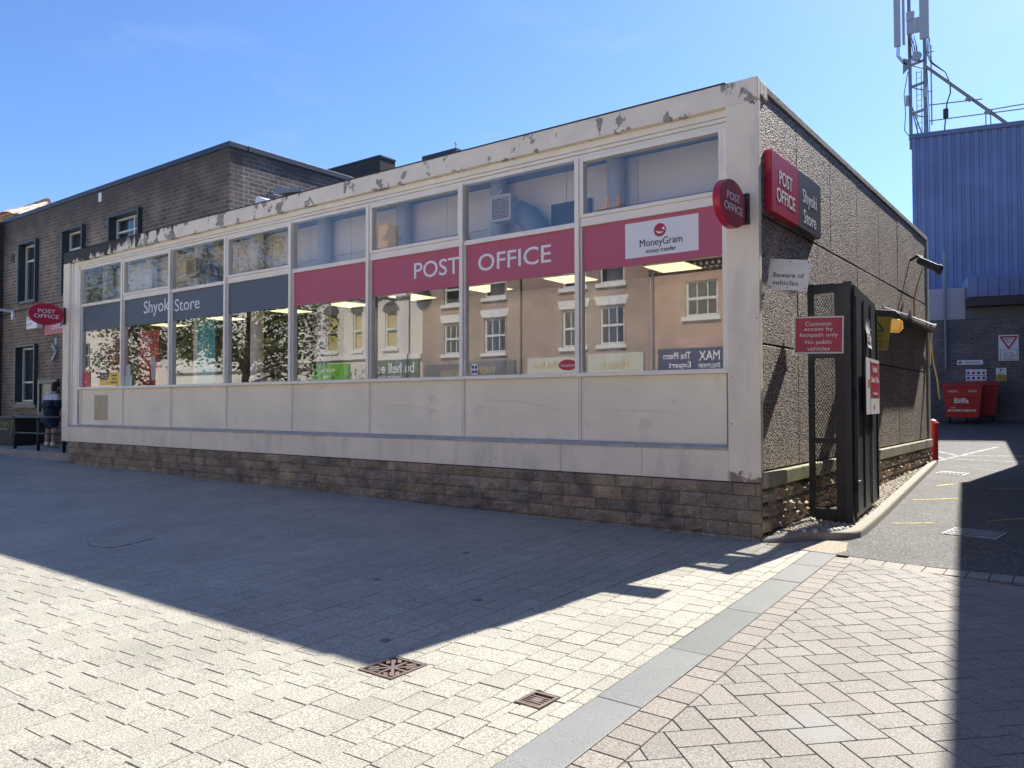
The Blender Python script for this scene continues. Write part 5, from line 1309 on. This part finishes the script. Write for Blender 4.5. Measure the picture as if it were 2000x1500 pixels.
TR = ofacade('brick_terrace', (-17.5, OY-3, -.35), 'red brown brick terrace with splayed white lintels reflected in the windows', -23.65, -11.30, 8.6, 'brickT',
   [(-13.58, -12.43, 4.05, 5.62), (-15.42, -14.26, 4.05, 5.62), (-19.76, -18.53, 4.0, 5.55), (-22.25, -21.17, 4.1, 5.55), (-13.58, -12.43, 6.6, 7.9), (-15.42, -14.26, 6.6, 7.9), (-19.76, -18.53, 6.55, 7.9), (-22.25, -21.17, 6.5, 7.9), (-23.2, -11.8, .0, 2.7)])
for x0, x1, z0, z1 in ((-13.58, -12.43, 4.05, 5.62), (-15.42, -14.26, 4.05, 5.62), (-19.76, -18.53, 4.0, 5.55), (-22.25, -21.17, 4.1, 5.55)): owin(TR, x0, x1, z0, z1, lintel=.36)
for x0, x1, z0 in ((-13.58, -12.43, 6.6), (-15.42, -14.26, 6.6), (-19.76, -18.53, 6.55), (-22.25, -21.17, 6.5)): owin(TR, x0, x1, z0, 7.9, bars=False)
b = MB(); b.prism([(-23.65, OY+.25, 8.55), (-23.65, OY-3.6, 10.1), (-23.65, OY-7.3, 8.55)], (12.35, 0, 0)); rf = b.build('roof', 'slate', TR)
b = MB(); b.box(-15.42, -14.3, OY-3.9, OY-3.0, 9.5, 10.6); b.box(-15.5, -14.22, OY-3.98, OY-2.92, 10.602, 10.72); b.build('chimney', 'brickO', rf)
b = MB()
for x in (-15.15, -14.58): b.tube([(x, OY-3.45, 10.72), (x, OY-3.45, 11.25)], [.17, .13], 12)
b.build('chimney_pots', 'tile', rf); MB().box(-23.1, -11.9, OY-.30, OY-.25, .1, 2.65).build('shopfront', 'glassdark', TR)
b = MB(); b.tube([(-17.6, OY+.07, 0), (-17.6, OY+.07, 8.5)], .045, 8); b.build('downpipe', 'charcoal', TR)
osign('coffee_shop_sign', -14.1, -11.5, 2.75, 3.65, 'shop_cream', 'cream shop fascia with gold script reflected beside the downpipe', [('Hudson', 0, .0, .5, .42)], 'gold')
osign('coffee_shop_sign', -17.2, -14.25, 2.72, 3.62, 'shop_cream', 'cream coffee shop fascia reflected behind the oval sticker', [('The Coffee Shop', 0, .1, .8, .36), ('Sandwiches', 0, -.3, .4, .2)], 'gold')
osign('grey_shop_sign', -23.4, -17.9, 2.75, 3.6, 'shop_grey', 'dark grey shop fascia reflected under OFFICE', [('THOMAS AND SON', 0, 0, .6, .34)], 'gold')
RN = ofacade('rendered_building', (-28, OY-3, -.35), 'cream rendered building with arched windows and wavy cornice reflected in the windows', -32.2, -23.67, 7.25, 'render',
   [(-31.03, -30.08, 4.45, 6.55), (-28.81, -28.12, 4.45, 6.5), (-26.31, -25.45, 4.6, 6.5), (-31.7, -24.2, .0, 2.8)])
for x0, x1, z0, z1 in ((-31.03, -30.08, 4.45, 6.55), (-28.81, -28.12, 4.45, 6.5), (-26.31, -25.45, 4.6, 6.5)): owin(RN, x0, x1, z0, z1, bars=False, arch=True, backing='blind')
b = MB(); pth = [(-32.2+.2*k, OY+.12, 7.18+.16*max(0, math.cos((k*.2-1.2)*2.7))) for k in range(43)]; b.tube(pth, .09, 6); oface(b, -32.2, -23.67, 3.95, 4.2, .001, .14); oface(b, -32.2, -23.67, 7.252, 7.5, -.3, .06); b.build('cornice', 'stonetrim', RN)
b = MB(); b.prism([(-32.2, OY+.1, 7.5), (-32.2, OY-3.6, 10.6), (-32.2, OY-7.3, 7.5)], (8.5, 0, 0)); rf = b.build('roof', 'slate', RN)
b = MB(); b.box(-30.7, -29.3, OY-3.9, OY-3.0, 9.8, 11.9); b.build('chimney', 'brickO', rf); MB().box(-31.6, -24.3, OY-.30, OY-.25, .1, 2.75).build('shopfront', 'glassdark', RN)
osign('pub_sign', -27.6, -23.8, 2.9, 3.95, 'shop_green', 'dark green fascia with white lettering reflected under POST', [('bu hell edw', .0, .1, .85, .5), ('market place', .05, -.33, .5, .14)], 'letter')
osign('estate_agent_sign', -31.9, -29.0, 2.8, 3.75, 'shop_lime', 'lime green estate agent sign reflected low under the red band', [('bairstow\neves', .1, 0, .42, .62)], 'letter')
WB = ofacade('white_building', (-38, OY-3, -.35), 'white painted building reflected behind the street tree', -46, -32.25, 8.2, 'whiteren', [(-34.6, -33.4, 4.4, 6.4), (-38.2, -36.8, 4.4, 6.4), (-42.2, -40.8, 4.4, 6.4), (-45.4, -33, .2, 2.7)])
for x0, x1 in ((-34.6, -33.4), (-38.2, -36.8), (-42.2, -40.8)): owin(WB, x0, x1, 4.4, 6.4)
b = MB(); b.prism([(-46, OY+.3, 8.2), (-46, OY-3.6, 9.8), (-46, OY-7.3, 8.2)], (13.75, 0, 0)); b.build('roof', 'slate', WB); MB().box(-45.3, -33.1, OY-.30, OY-.25, .25, 2.65).build('shopfront', 'glassdark', WB)
b = MB(); oface(b, -46, -32.25, 3.6, 3.9, .001, .2); oface(b, -46, -32.25, 7.9, 8.19, .001, .2); b.build('cornice', 'stonetrim', WB)
FB = ofacade('cream_terrace', (-55, OY-3, -.35), 'cream terrace at the far end of the street across from the shop', -68, -46.1, 8.8, 'render', [(-50, -48.6, 4.4, 6.3), (-55, -53.6, 4.4, 6.3), (-60, -58.6, 4.4, 6.3)])
for x0 in (-50, -55, -60): owin(FB, x0, x0+1.4, 4.4, 6.3)
MB().box(-68.2, -46, OY-7.2, OY+.3, 8.802, 9.0).build('roof', 'slate', FB)
t = thing('street_lamp', (-23.2, -15.5, -.2), 'black street lamp with bell shade reflected in the top pane', 'street lamp')
b = MB(); b.tube([(-24.3, -16.5, -.2), (-24.3, -16.5, 1.2), (-24.3, -16.5, 10.0)], [.11, .08, .05], 10); b.build('post', 'charcoal', t)
b = MB(); b.tube([(-24.3, -16.5, 9.9)]+[(-24.3+.5-.5*math.cos(a), -16.5, 9.9+.55*math.sin(a)) for a in [math.pi*k/8 for k in range(1, 9)]], .03, 6); b.build('swan_neck', 'charcoal', t)
b = MB(); b.tube([(-23.3, -16.5, 9.95), (-23.3, -16.5, 9.75), (-23.3, -16.5, 9.55), (-23.3, -16.5, 9.35)], [.08, .22, .30, .52], 16); b.build('shade', 'charcoal', t)
# street trees in front of the white building
def tree(x, y, h, cr, lab, seed, n=7000):
    rd = random.Random(seed); g = gz(x, y); t = thing('street_tree', (x, y, g), lab, 'tree', 'street trees across the road')
    b = MB(); b.tube([(x, y, g), (x+.05, y, g+1.2), (x-.05, y+.1, g+2.6), (x+.1, y, g+h*.55), (x, y, g+h*.85)], [.22, .17, .15, .11, .03], 10)
    tips = []
    for k in range(16):
        a = rd.uniform(0, 6.28); z0 = g+rd.uniform(2.2, h*.65); L = cr*rd.uniform(.55, .95); e = Vector((x+L*math.cos(a), y+L*math.sin(a), z0+rd.uniform(.4, 2.2))); m = Vector((x, y, z0)).lerp(e, .5)+Vector((0, 0, .25))
        b.tube([(x, y, z0), m, e], [.08, .05, .015], 6); tips += [m, e]
    b.build('trunk', 'bark', t, smooth=True)
    cl = [(q, rd.uniform(.7, 1.3)) for q in tips]
    for k in range(30):
        th = rd.uniform(0, 6.28); ph = math.acos(rd.uniform(-.8, 1)); r = cr*rd.uniform(.5, 1)
        cl.append((Vector((x+r*math.sin(ph)*math.cos(th), y+r*math.sin(ph)*math.sin(th), g+h*.6+(h*.42)*math.cos(ph)*rd.uniform(.7, 1))), rd.uniform(.5, 1.2)))
    b = MB()
    for k in range(n):
        c_, s_ = rd.choice(cl); d = Vector((rd.gauss(0, 1), rd.gauss(0, 1), rd.gauss(0, .8))); d = d.normalized()*s_*rd.random()**.45
        p = c_+d; a1 = Vector((rd.gauss(0, 1), rd.gauss(0, 1), rd.gauss(0, .6))).normalized(); a2 = a1.cross(Vector((rd.gauss(0, 1), rd.gauss(0, 1), rd.gauss(0, 1)))).normalized(); w = rd.uniform(.07, .13)
        k_ = rd.uniform(.65, 1.35); b.add([p-a1*w, p+a2*w*.6, p+a1*w, p-a2*w*.6], [(0, 1, 2, 3)], (.125*k_, .145*k_, .04*k_))
    b.build('crown', 'leaf', t)
tree(-27.3, -11.5, 9.6, 3.6, 'leafy street tree reflected in front of the white building', 5)
tree(-36.0, -11.8, 9.8, 3.8, 'leafy street tree reflected in the leftmost windows', 11)
# tall buildings along the right of the lane: just outside the picture, they throw the shadow across the lane
RB = thing('brick_block', (5, 3, -.2), 'tall brick block on the right that shades the lane and paving', 'building')
def edge(y): return 3.23-.127*(y-3.1)+.12
b = MB(); b.prism([(edge(-16), -16, -.6), (edge(14.9), 14.9, -.6), (12, 16, -.6), (12, -16, -.6)], (0, 0, 7.7)); b.build('wall', 'brickT', RB)
b = MB(); b.prism([(edge(-16)-.06, -16, 7.1), (edge(14.9)-.06, 14.95, 7.1), (12, 16, 7.1), (12, -16, 7.1)], (0, 0, .18)); b.build('coping', 'concrete', RB)
b = MB(); 
RB2 = thing('brick_block', (5, 21, 0), 'lower brick block further along the right side of the lane', 'building')
b = MB(); b.prism([(2.62, 17.6, 0), (1.42, 26.0, 0), (9, 26.2, 0), (9, 17.6, 0)], (0, 0, 7.0)); b.build('wall', 'brickT', RB2)
b = MB(); b.prism([(2.58, 17.55, 7.002), (1.38, 26.05, 7.002), (9.1, 26.3, 7.002), (9.1, 17.55, 7.002)], (0, 0, .15)); b.build('coping', 'concrete', RB2)
# ------------------------------------------------------------------ person at the cash machine, seen from behind
def skin_obj(name, joints, edges, m, parent, sub=2, root=0):
    org = ORG[parent.name]; me = bpy.data.meshes.new(name)
    me.from_pydata([tuple(Vector(j[0])-org) for j in joints], edges, []); me.materials.append(M[m] if isinstance(m, str) else m)
    o = bpy.data.objects.new(name, me); C.objects.link(o); o.parent = parent; ORG[o.name] = org
    s = o.modifiers.new('skin', 'SKIN'); s.use_smooth_shade = True
    for i, j in enumerate(joints):
        r = j[1]; me.skin_vertices[0].data[i].radius = r if isinstance(r, tuple) else (r, r)
        me.skin_vertices[0].data[i].use_root = (i == root)
    d = o.modifiers.new('smooth', 'SUBSURF'); d.levels = sub; d.render_levels = sub
    return o
PX, PY, PZ = -21.30, 1.10, .336
k = 1.07
def J(x, y, z): return (PX+x*k, PY+y*k, PZ+z*k)
PE = thing('person', (PX, PY, PZ), 'person in white and navy top and navy shorts standing at the cash machine', 'person')
jb = [(J(0, 0, .95), (.185, .14)), (J(0, .01, 1.15), (.20, .15)), (J(0, .03, 1.36), (.20, .13)), (J(0, .05, 1.48), (.09, .075)), (J(.02, .09, 1.56), (.062, .062)), (J(.03, .12, 1.64), (.085, .095)), (J(.03, .125, 1.71), (.078, .09)),
      (J(-.20, .03, 1.43), .070), (J(-.31, .02, 1.20), .058), (J(-.25, .26, 1.10), .045), (J(-.17, .42, 1.16), .033), (J(-.15, .49, 1.18), .028),
      (J(.20, .03, 1.43), .070), (J(.31, .02, 1.20), .058), (J(.26, .26, 1.12), .045), (J(.18, .44, 1.22), .033), (J(.16, .51, 1.25), .028),
      (J(-.13, 0, .86), .12), (J(-.17, .02, .50), .075), (J(-.175, -.01, .33), .068), (J(-.18, -.02, .10), .043), (J(-.19, .10, .04), .040),
      (J(.13, 0, .86), .12), (J(.16, .03, .50), .075), (J(.165, .0, .33), .068), (J(.17, -.01, .10), .043), (J(.18, .11, .04), .040)]
eb = [(0, 1), (1, 2), (2, 3), (3, 4), (4, 5), (5, 6), (2, 7), (7, 8), (8, 9), (9, 10), (10, 11), (2, 12), (12, 13), (13, 14), (14, 15), (15, 16), (0, 17), (17, 18), (18, 19), (19, 20), (20, 21), (0, 22), (22, 23), (23, 24), (24, 25), (25, 26)]
# five fingers on each hand, bent towards the keypad
for hand, sx in ((11, -1), (16, 1)):
    base = Vector(jb[hand][0])
    for f, (dx, dz, L) in enumerate(((-.030, .0, .075), (-.010, .006, .085), (.010, .005, .080), (.028, -.002, .062), (-.045 if sx > 0 else .045, -.02, .05))):
        i0 = len(jb); a = base+Vector((dx, .03 if f < 4 else -.01, dz)); m = a+Vector((dx*.2, L*.6, -.008)); e = m+Vector((0, L*.35, -.03))
        jb += [(tuple(a), .011), (tuple(m), .009), (tuple(e), .007)]; eb += [(hand, i0), (i0, i0+1), (i0+1, i0+2)]
skin_obj('body', jb, eb, 'skin', PE)
def shirt_mat():
    m, t, b = nodes('two_tone_sweatshirt'); n = N(t); x, y, z = n.sep()
    st = n.ramp(z, 1.305*k, 1.31*k)
    c = n.mix(st, (.012, .020, .055), (.60, .62, .72)); c = n.scale(c, n.ramp(n.noise(7, 4), .3, .7, .8, 1.15)); n.l(c, b.inputs['Base Color']); b.inputs['Roughness'].default_value = .9
    n.l(n.bump(n.noise(6, 4), .5, .03), b.inputs['Normal']); return m
js = [(J(0, 0, .86), (.245, .18)), (J(0, 0, .93), (.26, .19)), (J(0, .01, 1.13), (.285, .20)), (J(0, .02, 1.30), (.27, .175)), (J(0, .04, 1.45), (.15, .11)), (J(.01, .05, 1.52), (.095, .085)),
      (J(-.235, .02, 1.40), .095), (J(-.345, .01, 1.18), .085), (J(-.28, .25, 1.08), .068), (J(-.175, .42, 1.155), .05), (J(.235, .02, 1.40), .095), (J(.345, .01, 1.18), .085), (J(.29, .25, 1.10), .068), (J(.185, .44, 1.215), .05)]
skin_obj('sweatshirt', js, [(0, 1), (1, 2), (2, 3), (3, 4), (4, 5), (3, 6), (6, 7), (7, 8), (8, 9), (3, 10), (10, 11), (11, 12), (12, 13)], shirt_mat(), PE, root=1)
skin_obj('hood', [(J(-.09, -.02, 1.47), .05), (J(.0, -.08, 1.49), (.07, .06)), (J(.10, -.02, 1.48), .05)], [(0, 1), (1, 2)], 'shirtwhite', PE)
skin_obj('shorts', [(J(0, 0, .90), (.215, .165)), (J(0, 0, .80), (.205, .16)), (J(-.14, .01, .70), .140), (J(-.165, .02, .50), .125), (J(.14, .01, .70), .140), (J(.165, .02, .50), .125)], [(0, 1), (1, 2), (2, 3), (1, 4), (4, 5)], 'navy', PE)
b = MB(); b.ell(J(.03, .10, 1.70), .102*k, .112*k, .115*k, 18, 12); b.ell(J(.03, .06, 1.62), .092*k, .075*k, .09*k, 14, 10); b.build('hair', 'hair', PE, smooth=True)
for sx in (-1, 1):
    b = MB(); b.ell(J(.03+sx*.10, .13, 1.63), .018, .03, .04, 8, 6); b.build('ear', 'skin', PE, smooth=True)
    b = MB(); b.ell(J(.03+sx*.035, .215, 1.655), .014, .010, .009, 8, 6); b.build('eye', 'plate', PE, smooth=True)
b = MB(); b.ell(J(.03, .235, 1.62), .016, .025, .03, 8, 6); b.build('nose', 'skin', PE, smooth=True)
b = MB(); b.ell(J(.03, .215, 1.575), .03, .01, .008, 8, 6); b.build('mouth', mat('lips', (.35, .14, .12), .5), PE, smooth=True)
for sx, fx in ((-1, -.185), (1, .175)):
    skin_obj('trainer', [(J(fx, -.06, .05), (.05, .045)), (J(fx, .04, .055), (.055, .05)), (J(fx+sx*.01, .17, .035), (.05, .032))], [(0, 1), (1, 2)], 'shoe', PE)
    b = MB(); b.tube([J(fx, -.02, .09), J(fx, -.02, .17)], .058*k, 12); b.build('sock', 'plate', PE)
